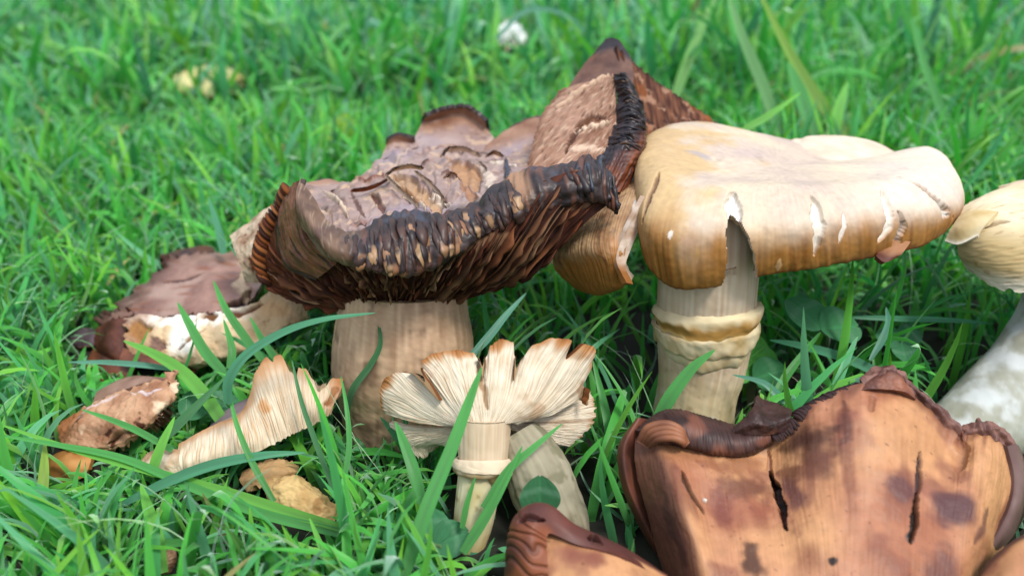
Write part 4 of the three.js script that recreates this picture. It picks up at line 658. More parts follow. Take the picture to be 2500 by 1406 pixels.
// ---------------------------------------------------------------- the brown caps in the near right corner
const brownCol = (u, v, P) => {
  let c = mix(C('#bd8a6c'), C('#9a6046'), 0.48 + 1.4 * fP(P, 40, 4)); c = mix(c, C('#cf9f70'), sstep(fP(P, 30, 2) + 0.12, 0.03, 0.3) * 0.7);
  c = mix(c, C('#7d4a40'), sstep(fP(P, 60, 4) - 0.02, 0.1, 0.3) * 0.6); c = mix(c, C('#4e2c28'), sstep(fP(P, 620, 2), 0.3, 0.42) * 0.5); return mul(c, 0.97 + 0.08 * N(u * 150, v * 7) + 0.3 * fP(P, 260, 4));
};
{
  const T = thing('brown_cap', 'large orange brown wavy cap with purple stains and two dark slits, near right corner', 'mushroom', floorAt(2050, 1400));
  const stain = C('#53343a'), dark = C('#3b211d');
  const g = sheet({
    rows: [
      [[1556, 1062, .2445], [1610, 1068, .240], [1690, 1102, .2375], [1790, 1108, .238], [1880, 1075, .242], [1965, 1005, .242], [2085, 945, .242], [2205, 945, .242], [2330, 1042, .240], [2395, 1050, .240], [2440, 1062, .241], [2490, 1130, .243]],
      [[1552, 1105, .2400], [1630, 1118, .2325], [1715, 1155, .2315], [1805, 1165, .2325], [1885, 1145, .2375], [1972, 1090, .2330], [2085, 1040, .2320], [2202, 1040, .2320], [2315, 1110, .2345], [2390, 1110, .2310], [2440, 1130, .2330], [2482, 1185, .239]],
      [[1562, 1165, .2390], [1648, 1185, .2260], [1732, 1225, .2255], [1815, 1240, .2250], [1895, 1230, .2290], [1980, 1200, .2240], [2085, 1165, .2230], [2200, 1165, .2230], [2308, 1195, .2240], [2385, 1195, .2235], [2432, 1215, .2265], [2470, 1255, .236]],
      [[1588, 1250, .2370], [1668, 1270, .2190], [1755, 1310, .2175], [1832, 1318, .2170], [1912, 1312, .2185], [1995, 1295, .2155], [2088, 1285, .2145], [2200, 1285, .2145], [2302, 1295, .2155], [2372, 1300, .2165], [2412, 1315, .2210], [2440, 1345, .232]],
      [[1612, 1350, .2360], [1690, 1375, .2135], [1772, 1405, .2105], [1842, 1412, .2095], [1925, 1410, .2090], [2005, 1400, .2075], [2090, 1395, .2065], [2198, 1395, .2065], [2298, 1405, .2085], [2360, 1408, .2110], [2392, 1415, .2170], [2410, 1425, .230]],
      [[1640, 1520, .2300], [1720, 1560, .2075], [1800, 1580, .2020], [1860, 1590, .2000], [1940, 1590, .1990], [2015, 1590, .1985], [2095, 1590, .1980], [2195, 1590, .1980], [2290, 1590, .2000], [2345, 1580, .2040], [2370, 1570, .2110], [2380, 1550, .226]],
    ],
    nu: 420, nv: 260, thick: 0.0024,
    disp: (u, v, P) => 0.0034 * fP(P, 24, 3) + 0.001 * fP(P, 60, 3) + 0.00012 * N(u * 160, v * 6) + 0.00028 * fP(P, 340, 4) + 0.0007 * N(u * 26, 3) * (1 - sstep(v, 0, 0.4)),
    color: (u, v, P) => { let c = brownCol(u, v, P); c = mix(c, C('#5b3028'), (1 - sstep(v + 0.05 * N(u * 40, 2), 0.0, 0.07)) * 0.7); c = mix(c, mix(C('#6a4038'), C('#4a2c2c'), 0.5 + 1.4 * fP(P, 70, 3)), (1 - sstep(u + 0.03 * fP(P, 60, 2) - 0.05 * v, 0.05, 0.10)) * 0.85); c = mix(c, C('#6d3c30'), sstep(N(u * 26, v * 2.5, 3) + 0.5 * fP(P, 70, 3) + 0.2 * (0.35 - v), 0.12, 0.5) * (1 - sstep(v, 0.45, 0.65)) * 0.6); return c; },
    back: () => C('#4a2a22'),
    marks: [
      { pts: [[1878, 1100], [1880, 1150], [1890, 1190]], w: 0.0007, col: C('#a88070'), depth: 0.001, soft: 0.8, a: 0.6 },
      { pts: [[1882, 1150], [1898, 1200], [1914, 1250], [1922, 1300]], w: 0.0012, col: C('#16100f'), depth: 0.003, soft: 0.5 },
      { pts: [[2254, 1100], [2250, 1160], [2240, 1215]], w: 0.0010, col: C('#3f2c2c'), depth: 0.0012, soft: 0.5 }, { pts: [[2244, 1195], [2236, 1260], [2226, 1325]], w: 0.0009, col: C('#1b1312'), depth: 0.0022, soft: 0.4 }, { pts: [[2224, 1300], [2224, 1325]], w: 0.0011, col: C('#6e5c54'), depth: 0.0002 },
      { pts: [[1662, 1150], [1690, 1200], [1725, 1250]], w: 0.0011, col: C('#4c3428'), depth: 0.0014, soft: 0.6 }, { pts: [[1720, 1222], [1727, 1220]], w: 0.0006, col: C('#e8e4de'), depth: -0.0008 },
      { pts: [[1700, 1130], [1790, 1150], [1870, 1120]], w: 0.0034, col: C('#7d4a34'), a: 0.6, soft: 1 }, { pts: [[1940, 1060], [2000, 1120]], w: 0.006, col: C('#45241f'), a: 0.7, soft: 1 }, { pts: [[1930, 1180], [1950, 1230]], w: 0.0028, col: C('#5d3c46'), a: 0.7, soft: 0.9 }, { pts: [[1800, 1260], [1860, 1240]], w: 0.006, col: C('#8a4f3e'), a: 0.6, soft: 1 }, { pts: [[2150, 1330], [2180, 1360]], w: 0.005, col: C('#8a5a48'), a: 0.5, soft: 1 }, { pts: [[2345, 1240]], w: 0.0058, col: stain, a: 0.9, soft: 0.6 }, { pts: [[2300, 1262], [2345, 1235]], w: 0.004, col: stain, a: 0.6, soft: 1 }, { pts: [[2192, 1185], [2215, 1200]], w: 0.0035, col: stain, a: 0.75, soft: 0.8 },
      { pts: [[1832, 1340], [1838, 1385]], w: 0.0030, col: dark, a: 0.85, soft: 0.8 }, { pts: [[2036, 1370]], w: 0.0011, col: C('#23140f'), soft: 0.5 }, { pts: [[1975, 1365]], w: 0.005, col: C('#7a4436'), a: 0.6, soft: 1 },
      { pts: [[1900, 1100], [1990, 1080], [2060, 1040]], w: 0.0044, col: dark, a: 0.75, soft: 1 }, { pts: [[1900, 1160], [1960, 1150], [2030, 1110]], w: 0.0045, col: C('#5f352c'), a: 0.7, soft: 1 }, { pts: [[2060, 985], [2068, 1060], [2050, 1090]], w: 0.0022, col: C('#4c2a22'), a: 0.7, soft: 1 },
      { pts: [[1790, 1190], [1860, 1205]], w: 0.0052, col: C('#5b3028'), a: 0.8, soft: 1 }, { pts: [[1760, 1210], [1770, 1250]], w: 0.004, col: C('#744038'), a: 0.7, soft: 1 }, { pts: [[2110, 1000], [2130, 1120], [2120, 1250]], w: 0.0045, col: C('#d0a684'), a: 0.3, soft: 1 },
      { pts: [[2350, 1060], [2345, 1110], [2335, 1150]], w: 0.0022, col: C('#7d4632'), depth: 0.0012, soft: 1, a: 0.4 }, { pts: [[2310, 1390], [2300, 1405]], w: 0.006, col: stain, a: 0.7, soft: 1 }, { pts: [[2130, 970], [2125, 1000]], w: 0.0010, col: C('#7a5040'), depth: 0.0006, soft: 0.9, a: 0.4 },
      { pts: [[1625, 1220], [1650, 1300], [1672, 1390]], w: 0.0038, col: C('#4d302f'), a: 0.8, soft: 0.9 }, { pts: [[2425, 1230], [2405, 1290], [2380, 1330]], w: 0.0016, col: stain, a: 0.7, soft: 0.9 },
    ],
  });
  const cap = part(T, 'cap', g, M.brown);
  const rimCol = (u, v, P) => mix(mix(C('#4f3836'), C('#32211f'), 0.5 + 1.6 * fP(P, 140, 3)), C('#7d5142'), sstep(fP(P, 90, 3), 0.1, 0.32) * 0.8);
  part(cap, 'outer_fold', sheet({ rows: [[[1600, 1030, .246], [1566, 1085, .2445], [1562, 1170, .2425], [1590, 1260, .241], [1625, 1350, .240]], [[1560, 1020, .243], [1525, 1090, .240], [1532, 1180, .239], [1570, 1270, .239], [1612, 1350, .239]], [[1548, 1028, .247], [1508, 1095, .245], [1518, 1185, .244], [1560, 1285, .243], [1605, 1360, .242]]], nu: 110, nv: 50, thick: 0.002, disp: (u, v, P) => 0.0005 * fP(P, 90, 3), color: (u, v, P) => mix(C('#7c4a38'), C('#4f302a'), 0.5 + 1.6 * fP(P, 70, 3)) }), M.brown, 'smooth brown outer fold on the left');
  part(cap, 'rolled_rim', sheet({
    rows: [[[1565, 1050, .249], [1640, 1015, .249], [1725, 1030, .248], [1800, 1050, .247], [1870, 1055, .246]], [[1548, 1048, .243], [1632, 998, .242], [1722, 1016, .242], [1802, 1036, .242], [1868, 1028, .243]], [[1575, 1058, .237], [1655, 1030, .235], [1740, 1055, .235], [1815, 1068, .236], [1880, 1050, .238]], [[1612, 1085, .236], [1665, 1082, .2335], [1745, 1100, .2335], [1822, 1100, .235], [1885, 1078, .2375]], [[1620, 1085, .240], [1670, 1095, .238], [1750, 1115, .237], [1825, 1115, .238], [1888, 1085, .240]]],
    nu: 170, nv: 80, thick: 0.0018, disp: (u, v, P) => 0.0006 * fP(P, 100, 3) + 0.0003 * N(u * 50, v * 3), color: rimCol,
  }), M.brown, 'dark rim rolled inwards');
  for (let k = 0; k < 4; k++) part(cap, 'rim_layer', loft({ axis: [[1560 + k * 8, 1078 + k * 4, .2352, 6], [1580 + k * 9, 1046 + k * 9, .2338 - k * 0.0006, 9], [1622 + k * 7, 1034 + k * 12, .2328 - k * 0.0008, 9], [1660 + k * 2, 1048 + k * 10, .2322 - k * 0.0006, 9], [1680 - k * 3, 1082 + k * 2, .2330, 5]], nu: 14, nv: 50, disp: (u, v, P) => 0.0002 * fP(P, 300, 2), color: (u, v, P) => mix(C('#99664a'), C('#523028'), 0.4 + 1.6 * fP(P, 130, 2)) }), M.brown);
  part(cap, 'rim_lump', sheet({ rows: [[[1800, 1085, .238], [1840, 1065, .2365], [1880, 1062, .2365], [1925, 1050, .2385]], [[1790, 1050, .237], [1840, 1030, .2345], [1880, 1035, .235], [1930, 1020, .238]], [[1830, 1010, .242], [1842, 985, .240], [1870, 995, .241], [1935, 1005, .242]], [[1836, 985, .246], [1850, 965, .2445], [1872, 975, .2455], [1930, 1000, .246]]], nu: 80, nv: 70, thick: 0.002, disp: (u, v, P) => 0.0016 * fP(P, 170, 4), color: rimCol }), M.brown, 'crumpled dark lump of the rim');
  const rim1 = [[1880, 1068, .2385], [1960, 1012, .2405], [2030, 972, .2415], [2105, 945, .242]].map((p) => at(...p)), rim2 = [[2105, 945, .242], [2140, 915, .2425], [2185, 908, .243], [2215, 940, .2425], [2270, 985, .241], [2340, 1045, .240]].map((p) => at(...p)), rim3 = [[2345, 1062, .240], [2400, 1042, .240], [2450, 1060, .241], [2488, 1120, .243]].map((p) => at(...p));
  for (const [line, n, c0, c1, hh] of [[rim1, 56, '#3a2a2c', '#221818', 0.0019]]) for (let k = 0; k < n; k++) {
    if (rnd() < 0.12) continue;
    const t = clamp((k + 0.5 + rr(-0.5, 0.5)) / n, 0, 1), a = cr(line, t, false), b = cr(line, Math.min(1, t + 0.02), false).sub(cr(line, Math.max(0, t - 0.02), false)).normalize();
    const P = [-1, -0.35, 0.35, 1].map((s) => a.clone().add(new V3(0.0012 * s + b.x * 0.0009 * s, -0.0014 * Math.abs(s) + 0.0006, 0.0022 * s))), D = P.map((_, i) => new V3(b.y * -0.5 + rr(-0.55, 0.55), 0.9, 0.25 - 0.3 * i));
    part(cap, 'gill_tooth', lamella(P, D, hh * rr(0.25, 0.85), rr(0.0006, 0.0012), (tt, f) => mix(mix(C(c1), C('#7d4a34'), 0.3 * rnd()), C(c0), f), 8), M.gills);
  }
  for (const [line, s0] of [[rim2, 3], [rim3, 9]]) { const lo = [], hi = [], bk = []; for (let k = 0; k <= 6; k++) { const q = cr(line, k / 6, false); lo.push(q.clone().add(new V3(0, -0.0022, 0.0026))); hi.push(q.clone().add(new V3(0.0003, 0.0009, 0.0004))); bk.push(q.clone().add(new V3(0.0006, -0.0005, -0.0034))); }
    part(cap, 'frilled_rim', sheet({ rows: [lo, hi, bk], nu: 170, nv: 36, thick: 0.001, disp: (u, v, P) => 0.0016 * N(u * 10 + s0, v * 3) + 0.0013 * fP(P, 220, 4), color: (u, v, P) => mix(mix(C('#8d685f'), C('#5a3c3a'), 0.5 + 1.6 * fP(P, 190, 3)), C('#3a2424'), sstep(fP(P, 160, 3), 0.1, 0.3) * 0.7) }), M.brown); }
  part(cap, 'rim_peak', sheet({ rows: [[[2105, 952, .2395], [2150, 950, .2385], [2200, 955, .2385], [2240, 975, .2395]], [[2125, 930, .2405], [2160, 925, .2395], [2195, 930, .2395], [2225, 948, .2405]], [[2150, 912, .2425], [2170, 905, .242], [2190, 906, .242], [2206, 920, .2425]]], nu: 60, nv: 44, thick: 0.002, disp: (u, v, P) => 0.0012 * fP(P, 200, 4), color: (u, v, P) => mix(mix(C('#94604a'), C('#5f3c34'), 0.5 + 1.7 * fP(P, 170, 3)), C('#3b2424'), sstep(v, 0.75, 1) * 0.6) }), M.brown);
  part(cap, 'outer_fold', sheet({ rows: [[[2462, 1090, .238], [2478, 1160, .236], [2472, 1220, .233], [2448, 1280, .229], [2410, 1335, .225]], [[2485, 1085, .240], [2500, 1160, .238], [2494, 1225, .234], [2468, 1290, .230], [2425, 1345, .226]], [[2500, 1110, .246], [2516, 1170, .245], [2508, 1240, .241], [2480, 1305, .236], [2430, 1360, .231]]], nu: 90, nv: 40, thick: 0.002, disp: (u, v, P) => 0.0004 * fP(P, 100, 3), color: (u, v, P) => mix(C('#8a7474'), C('#5f4644'), 0.4 + 1.3 * fP(P, 70, 3) + 0.5 * Math.abs(v - 0.5)) }), M.brown, 'greyish outer fold on the right');
  part(T, 'stem', loft({ axis: [[2060, 1420, .222, 100], [2060, 1480, .226, 95], [2060, 1560, .232, 95]], nu: 40, nv: 20, color: (u, v, P) => mix(C('#b89c7c'), C('#8d7458'), 0.5 + fP(P, 90, 2)) }), M.stem);
}
{
  const T = thing('brown_cap', 'small curled brown cap with dark ribbed rim at bottom edge, below the clover leaflet', 'mushroom', floorAt(1420, 1405));
  part(T, 'cap', sheet({
    rows: [[[1325, 1290, .2175], [1395, 1312, .2160], [1465, 1328, .2150], [1540, 1355, .2145], [1630, 1402, .2155]], [[1332, 1380, .2110], [1400, 1395, .2085], [1475, 1405, .2070], [1550, 1425, .2070], [1640, 1460, .209]], [[1340, 1520, .204], [1410, 1530, .201], [1490, 1540, .199], [1560, 1550, .199], [1650, 1560, .202]]],
    nu: 170, nv: 110, thick: 0.002, disp: (u, v, P) => 0.0005 * fP(P, 60, 3) + 0.00015 * fP(P, 500, 2), color: (u, v, P) => mix(brownCol(u * 0.4, v, P), C('#4f2c26'), 1 - sstep(v + 0.05 * fP(P, 120, 2), 0.02, 0.12)),
    marks: [{ pts: [[1400, 1350], [1460, 1362]], w: 0.003, col: C('#7c4438'), a: 0.7, soft: 1 }],
  }), M.brown);
  part(T, 'rolled_rim', sheet({
    rows: [
      [[1250, 1450, .224], [1248, 1340, .222], [1268, 1270, .221], [1302, 1240, .220], [1345, 1245, .220], [1400, 1285, .220], [1455, 1312, .220], [1540, 1352, .219], [1640, 1422, .219]],
      [[1232, 1450, .217], [1236, 1335, .2165], [1258, 1258, .217], [1302, 1230, .2175], [1350, 1236, .2175], [1405, 1280, .2175], [1458, 1305, .2175], [1542, 1346, .217], [1645, 1418, .217]],
      [[1285, 1450, .2085], [1285, 1350, .2095], [1296, 1285, .2115], [1322, 1265, .2135], [1358, 1272, .2145], [1408, 1305, .2145], [1460, 1325, .2145], [1542, 1360, .2140], [1645, 1428, .214]],
      [[1340, 1450, .2075], [1338, 1375, .2095], [1336, 1318, .2120], [1342, 1302, .2130], [1365, 1310, .2135], [1410, 1330, .2130], [1462, 1342, .2125], [1540, 1368, .2120], [1640, 1432, .213]],
    ],
    nu: 220, nv: 80, thick: 0.0018, disp: (u, v, P) => 0.0005 * fP(P, 90, 3) - 0.0006 * Math.pow(Math.abs(Math.sin(u * 62 + v * 2 + 5 * N(u * 9, v * 2))), 12) * (1 - sstep(u, 0.22, 0.3)),
    color: (u, v, P) => mix(mix(mix(C('#6d4038'), C('#4a2c2a'), 0.5 + 1.5 * fP(P, 90, 3)), C('#94583c'), sstep(fP(P, 60, 2) + 0.12, 0.1, 0.3) * (1 - sstep(u, 0.35, 0.5)) * 0.8), C('#2f1c1a'), Math.pow(Math.abs(Math.sin(u * 62 + v * 2 + 5 * N(u * 9, v * 2))), 14) * (1 - sstep(u, 0.22, 0.3)) * 0.45),
    marks: [{ pts: [[1262, 1275], [1290, 1262], [1330, 1268]], w: 0.0012, col: C('#3d2220'), depth: 0.0016, soft: 0.6 }, { pts: [[1456, 1306], [1450, 1330]], w: 0.0016, col: C('#1c1110'), depth: 0.004, soft: 0.5, grow: 0 }],
  }), M.brown);
  part(T, 'stem', loft({ axis: [[1430, 1430, .221, 70], [1430, 1500, .225, 66], [1430, 1580, .230, 66]], nu: 40, nv: 16, color: (u, v, P) => mix(C('#b89c7c'), C('#8d7458'), 0.5 + fP(P, 90, 2)) }), M.stem);
}
{
  const T = thing('brown_cap', 'edge of a reddish brown cap cut off by the bottom right corner', 'mushroom', floorAt(2500, 1406));
  part(T, 'cap', sheet({
    rows: [[[2375, 1425, .212], [2420, 1365, .2135], [2500, 1305, .2155], [2600, 1280, .217], [2720, 1330, .218]], [[2395, 1425, .205], [2445, 1370, .2065], [2510, 1325, .2085], [2600, 1310, .210], [2700, 1350, .211]], [[2420, 1500, .198], [2470, 1440, .199], [2530, 1410, .200], [2600, 1400, .201], [2690, 1420, .203]], [[2440, 1600, .196], [2500, 1560, .196], [2550, 1540, .196], [2610, 1530, .197], [2680, 1540, .199]]],
    nu: 120, nv: 90, thick: 0.002, disp: (u, v, P) => 0.0004 * fP(P, 70, 3), color: (u, v, P) => mix(brownCol(u * 0.4, v, P), mix(C('#5f4648'), C('#44302f'), 0.5 + fP(P, 90, 3)), 1 - sstep(v + 0.06 * fP(P, 90, 2), 0.12, 0.3)),
  }), M.brown);
  part(T, 'stem', loft({ axis: [[2600, 1440, .220, 80], [2600, 1520, .226, 76], [2600, 1600, .232, 76]], nu: 40, nv: 16, color: (u, v, P) => mix(C('#b89c7c'), C('#8d7458'), 0.5 + fP(P, 90, 2)) }), M.stem);
}

// ---------------------------------------------------------------- the cream mushroom at the right edge
{
  const T = thing('cream_mushroom', 'cream shaggy capped mushroom with a leaning mottled stem, cut off by the right edge', 'mushroom', floorAt(2330, 1110));
  const col = (u, v, P) => { let c = mix(C('#e4d5b6'), C('#c8b083'), 0.4 + 1.2 * fP(P, 60, 3) + 0.5 * sstep(v, 0.4, 0.8)); c = mix(c, C('#a88e5c'), sstep(v + 0.1 * fP(P, 80, 2), 0.45, 0.75) * 0.6); c = mix(c, C('#f1e7d6'), sstep(v, 0.84, 0.95) * 0.7); return mix(c, C('#8f7248'), sstep(N(u * 14, v * 60 + u * 12), 0.28, 0.5) * 0.5); };
  const cap = part(T, 'cap', sheet({
    rows: [
      [[2440, 470, .315], [2480, 455, .318], [2540, 446, .320], [2620, 442, .322], [2720, 470, .322], [2800, 540, .318]],
      [[2372, 492, .298], [2430, 466, .300], [2505, 448, .302], [2610, 442, .302], [2740, 480, .302], [2830, 560, .302]],
      [[2345, 520, .285], [2415, 500, .281], [2505, 490, .279], [2610, 490, .278], [2750, 520, .280], [2850, 600, .290]],
      [[2338, 565, .279], [2408, 560, .271], [2505, 560, .267], [2610, 560, .266], [2750, 580, .270], [2850, 640, .283]],
      [[2342, 620, .278], [2408, 635, .269], [2500, 645, .264], [2610, 645, .264], [2740, 650, .270], [2830, 670, .283]],
      [[2362, 660, .282], [2415, 702, .273], [2495, 726, .268], [2610, 722, .268], [2730, 705, .274], [2800, 690, .286]],
    ],
    nu: 180, nv: 150, thick: 0.0025, vEnd: (u) => 0.985 - 0.035 * Math.abs(N(u * 20, 2)) - 0.03 * Math.max(0, N(u * 9, 8)), disp: (u, v, P) => 0.0005 * fP(P, 70, 3) + 0.0003 * N(u * 12, v * 60 + u * 10), color: col,
    marks: [{ pts: [[2352, 590], [2385, 556], [2425, 545], [2470, 540]], w: 0.0016, col: C('#8d7454'), depth: 0.0009, soft: 0.8, a: 0.8 }],
  }), M.flesh);
  part(cap, 'curled_edge', sheet({ rows: [[[2350, 520, .280], [2385, 512, .277], [2440, 515, .274]], [[2324, 556, .277], [2362, 550, .2725], [2415, 540, .2700]], [[2308, 588, .277], [2342, 596, .2735], [2388, 575, .2705]]], nu: 50, nv: 46, thick: 0.0018, disp: (u, v, P) => 0.0004 * fP(P, 160, 3), color: (u, v, P) => mix(mix(C('#dcc9a0'), C('#b79c68'), 0.4 + 1.5 * fP(P, 110, 3)), C('#efe4d0'), sstep(v, 0.85, 1)) }), M.flesh, 'curled straw coloured lip');
  part(cap, 'fold', sheet({ rows: [[[2440, 455, .314], [2500, 448, .310], [2580, 446, .308]], [[2445, 452, .318], [2500, 440, .315], [2580, 432, .314]]], nu: 40, nv: 12, thick: 0.001, disp: (u, v, P) => 0.0004 * fP(P, 200, 3), color: (u, v, P) => mix(C('#e2d0b6'), C('#b89878'), 0.4 + fP(P, 130, 2)) }), M.flesh);
  part(T, 'stem', loft({
    axis: [[2640, 700, .290, 110], [2590, 820, .289, 112], [2510, 930, .287, 112], [2430, 1010, .285, 110], [2350, 1075, .283, 100], [2290, 1120, .283, 80]],
    nu: 100, nv: 110, disp: (u, v, P) => 0.0009 * fP(P, 90, 4), color: (u, v, P) => { let c = mix(C('#b4b4a6'), C('#9a9886'), 0.5 + 1.4 * fP(P, 120, 4)); return mix(c, C('#dfe3e4'), sstep(fP(P, 150, 6) + 0.15 * N(P.x * 300 + P.y * 200, P.y * 60), -0.15, 0.3) * 0.65); },
  }), M.stem);
}
// the pale yellow cap far off in the grass
{
  const T = thing('yellow_mushroom', 'pale yellow mushroom cap half sunk in the blurred grass, upper left', 'mushroom', floorAt(515, 262));
  const c = T.position, cap = new THREE.SphereGeometry(1, 60, 30, 0, Math.PI * 2, 0, Math.PI * 0.55); cap.scale(0.0235, 0.0125, 0.021); cap.rotateZ(-0.06);
  const tint = (g, f) => { const p = g.attributes.position, a = []; for (let i = 0; i < p.count; i++) { const P = new V3().fromBufferAttribute(p, i); a.push(...f(P)); } g.setAttribute('color', new THREE.Float32BufferAttribute(a, 3)); return g; };
  { const p = cap.attributes.position; for (let i = 0; i < p.count; i++) { const P = new V3().fromBufferAttribute(p, i), k = 1 + 0.5 * fP(P, 50, 3); p.setXYZ(i, P.x * k, P.y * k, P.z * k); } cap.computeVertexNormals(); }
  tint(cap, (P) => mix(C('#d6cd96'), C('#bfae6a'), 0.4 + 1.6 * fP(P, 80, 3))); cap.translate(c.x, 0.0155, c.z);
  part(T, 'cap', cap, M.flesh);
  const st = new THREE.CylinderGeometry(0.007, 0.008, 0.026, 24, 6); tint(st, () => C('#d2c39a')); st.translate(c.x, 0.010, c.z); part(T, 'stem', st, M.stem);
}
// dry curled scrap in the grass at lower left
{
  const T = thing('dry_leaf', 'tiny dry brown curled leaf scrap in the grass at lower left', 'dead leaf', floorAt(410, 1390));
  for (const [dx, dy, d] of [[0, 0, .2325], [3, -6, .2318], [-3, 5, .2316]]) part(T, 'leaf_layer', sheet({ rows: [[[386 + dx, 1372 + dy, d + .0015], [400 + dx, 1352 + dy, d], [424 + dx, 1342 + dy, d + .001]], [[388 + dx, 1390 + dy, d], [406 + dx, 1372 + dy, d - .0018], [425 + dx, 1360 + dy, d]], [[395 + dx, 1400 + dy, d + .0015], [412 + dx, 1396 + dy, d], [424 + dx, 1385 + dy, d + .001]]], nu: 24, nv: 24, thick: 0.0004, disp: (u, v, P) => 0.0007 * fP(P, 300, 3) + 0.0004 * N(u * 3, v * 12), color: (u, v, P) => mix(C('#b89478'), C('#6d4c3a'), 0.5 + 1.6 * fP(P, 300, 3)) }), M.flesh);
}

// ---------------------------------------------------------------- clover
{
  const T = thing('clover_flower', 'white clover flower head on a thin stalk in the blurred grass, top centre', 'flower', floorAt(1250, 165));
  const c = at(1245, 92, 0.62), up = new V3(0.05, 1, 0.15).normalize(), s = 0.0102;
  const head = new THREE.Group(); head.name = 'flower_head'; T.add(head);
  for (let k = 0; k < 64; k++) {
    const f = (k + 0.5) / 64, th = Math.acos(1 - 1.62 * f), ph = k * 2.39996, dir = new V3(Math.sin(th) * Math.cos(ph), Math.cos(th), Math.sin(th) * Math.sin(ph));
    const droop = f > 0.72, base = c.clone().addScaledVector(dir, s * 0.25), tip = c.clone().addScaledVector(dir, s * rr(0.92, 1.1)).add(new V3(0, droop ? -0.002 : 0.001, 0)), mid = base.clone().lerp(tip, 0.55).addScaledVector(up, 0.0006);
    const col = f > 0.86 ? [C('#a8a070'), C('#c9b492')] : [C('#dfe4cc'), C('#ffffff')];
    part(head, 'petal', lamella([base, mid, tip], [up, up, up].map((v, i) => v.clone().cross(dir).add(new V3(0.2, 0.1, 0))), 0.0013, 0.0022, (t, e) => mix(col[0], col[1], sstep(t, 0.05, 0.45)), 6, (t) => Math.pow(Math.sin(Math.PI * (0.1 + 0.82 * t)), 0.7)), M.petal);
  }
  for (const [px, py] of [[1272, 100], [1278, 94], [1266, 108]]) { const q = at(px, py, 0.617); part(head, 'petal', lamella([c.clone().lerp(q, 0.4).add(new V3(0, -0.004, 0)), q.clone().add(new V3(0, -0.001, 0)), q.clone().add(new V3(0.0005, 0.0035, 0))], [new V3(0, 0, 1), new V3(0, 0, 1), new V3(0, 0, 1)], 0.0016, 0.003, () => C('#f4f4f0'), 6), M.petal); }
  const P = [c.clone(), at(1240, 130, 0.625), at(1236, 175, 0.64), floorAt(1238, 225)];
  const g = new THREE.TubeGeometry(new THREE.CatmullRomCurve3(P), 24, 0.0007, 7); const n = g.attributes.position.count; g.setAttribute('color', new THREE.Float32BufferAttribute(Array.from({ length: n }, () => [0.10, 0.2, 0.05]).flat(), 3)); part(T, 'stalk', g, M.leaf);
}
// one leaflet: rounded, folded along its midrib, notched at the tip
function leaflet(base, dirV, nrm, L, Wd, tint, fold = 0.25) {
  const X = dirV.clone().normalize(), Z = nrm.clone().addScaledVector(X, -nrm.dot(X)).normalize(), Y = new V3().crossVectors(Z, X), nu = 18, nv = 16, pos = [], col = [], idx = [];
  for (let j = 0; j <= nv; j++) for (let i = 0; i <= nu; i++) {
    const t = j / nv, s = i / nu * 2 - 1, w = Wd * Math.pow(Math.max(0, Math.sin(Math.PI * (0.012 + 0.985 * Math.pow(t, 0.85)))), 0.56), x = L * (t - 0.05 * t * t * t * (1 - Math.abs(s))), k = Math.abs(s);
    const h = fold * k * w * 0.6 - 0.12 * L * t * t + 0.0002 * N(s * 6, t * 9) + 0.00006 * Math.sin(k * 22 - t * 16);
    const P = base.clone().addScaledVector(X, x).addScaledVector(Y, s * w).addScaledVector(Z, h); pos.push(P.x, P.y, P.z);
    const vein = 0.5 + 0.5 * Math.sin(k * 22 - t * 16), mark = sstep(0.12 - Math.abs(t - 0.55 - 0.1 * (1 - k)), 0, 0.08) * 0.25; col.push(...mix(mul(tint, 0.92 + 0.09 * vein + (k < 0.05 ? 0.3 : 0)), C('#8fb59a'), mark * 0.6));
  }
  for (let j = 0; j < nv; j++) for (let i = 0; i < nu; i++) { const a = j * (nu + 1) + i; idx.push(a, a + 1, a + nu + 2, a, a + nu + 2, a + nu + 1); }
  const g = new THREE.BufferGeometry(); g.setAttribute('position', new THREE.Float32BufferAttribute(pos, 3)); g.setAttribute('color', new THREE.Float32BufferAttribute(col, 3)); g.setIndex(idx); g.computeVertexNormals(); return g;
}
function clover(label, x, y, d, size, turns, tilt, tint, foot) {          // size in photograph pixels, turns: where each leaflet points, in degrees on screen
  const c = at(x, y, d), F = foot ?? floorAt(x + 6, y + 60), T = thing('clover_leaf', label, 'clover leaf', F, 'clover leaves among the grass'), L = size / FPX * d, n = new V3(tilt[0], tilt[1], tilt[2]).normalize();
  const X = new V3(1, 0, 0).addScaledVector(n, -n.x).normalize(), Y = new V3().crossVectors(n, X);
  turns.forEach((a) => { const r = THREE.MathUtils.degToRad(a), D = X.clone().multiplyScalar(Math.cos(r)).addScaledVector(Y, Math.sin(r)).addScaledVector(n, 0.12); part(T, 'leaflet', leaflet(c, D, n, L, L * 0.52, mul(tint, rr(0.85, 1.15)), rr(0.25, 0.5)), M.leaf); });
  const P = [c.clone().addScaledVector(n, -0.0002), c.clone().lerp(F, 0.4).add(new V3(0.002, 0.002, 0)), F.clone()], g = new THREE.TubeGeometry(new THREE.CatmullRomCurve3(P), 14, 0.0006, 6), m = g.attributes.position.count;
  g.setAttribute('color', new THREE.Float32BufferAttribute(Array.from({ length: m }, () => [0.07, 0.16, 0.04]).flat(), 3)); part(T, 'stalk', g, M.leaf);
}
const cg = C('#2f8048'), cg2 = C('#2c7244'), cgl = C('#5cb043'), cgy = C('#7fae2a');
clover('dark green rounded clover leaflet facing the viewer before the pale stem stub', 1318, 1252, .2335, 96, [90], [0, 0.35, 1], C('#1f6a38'), floorAt(1330, 1330));
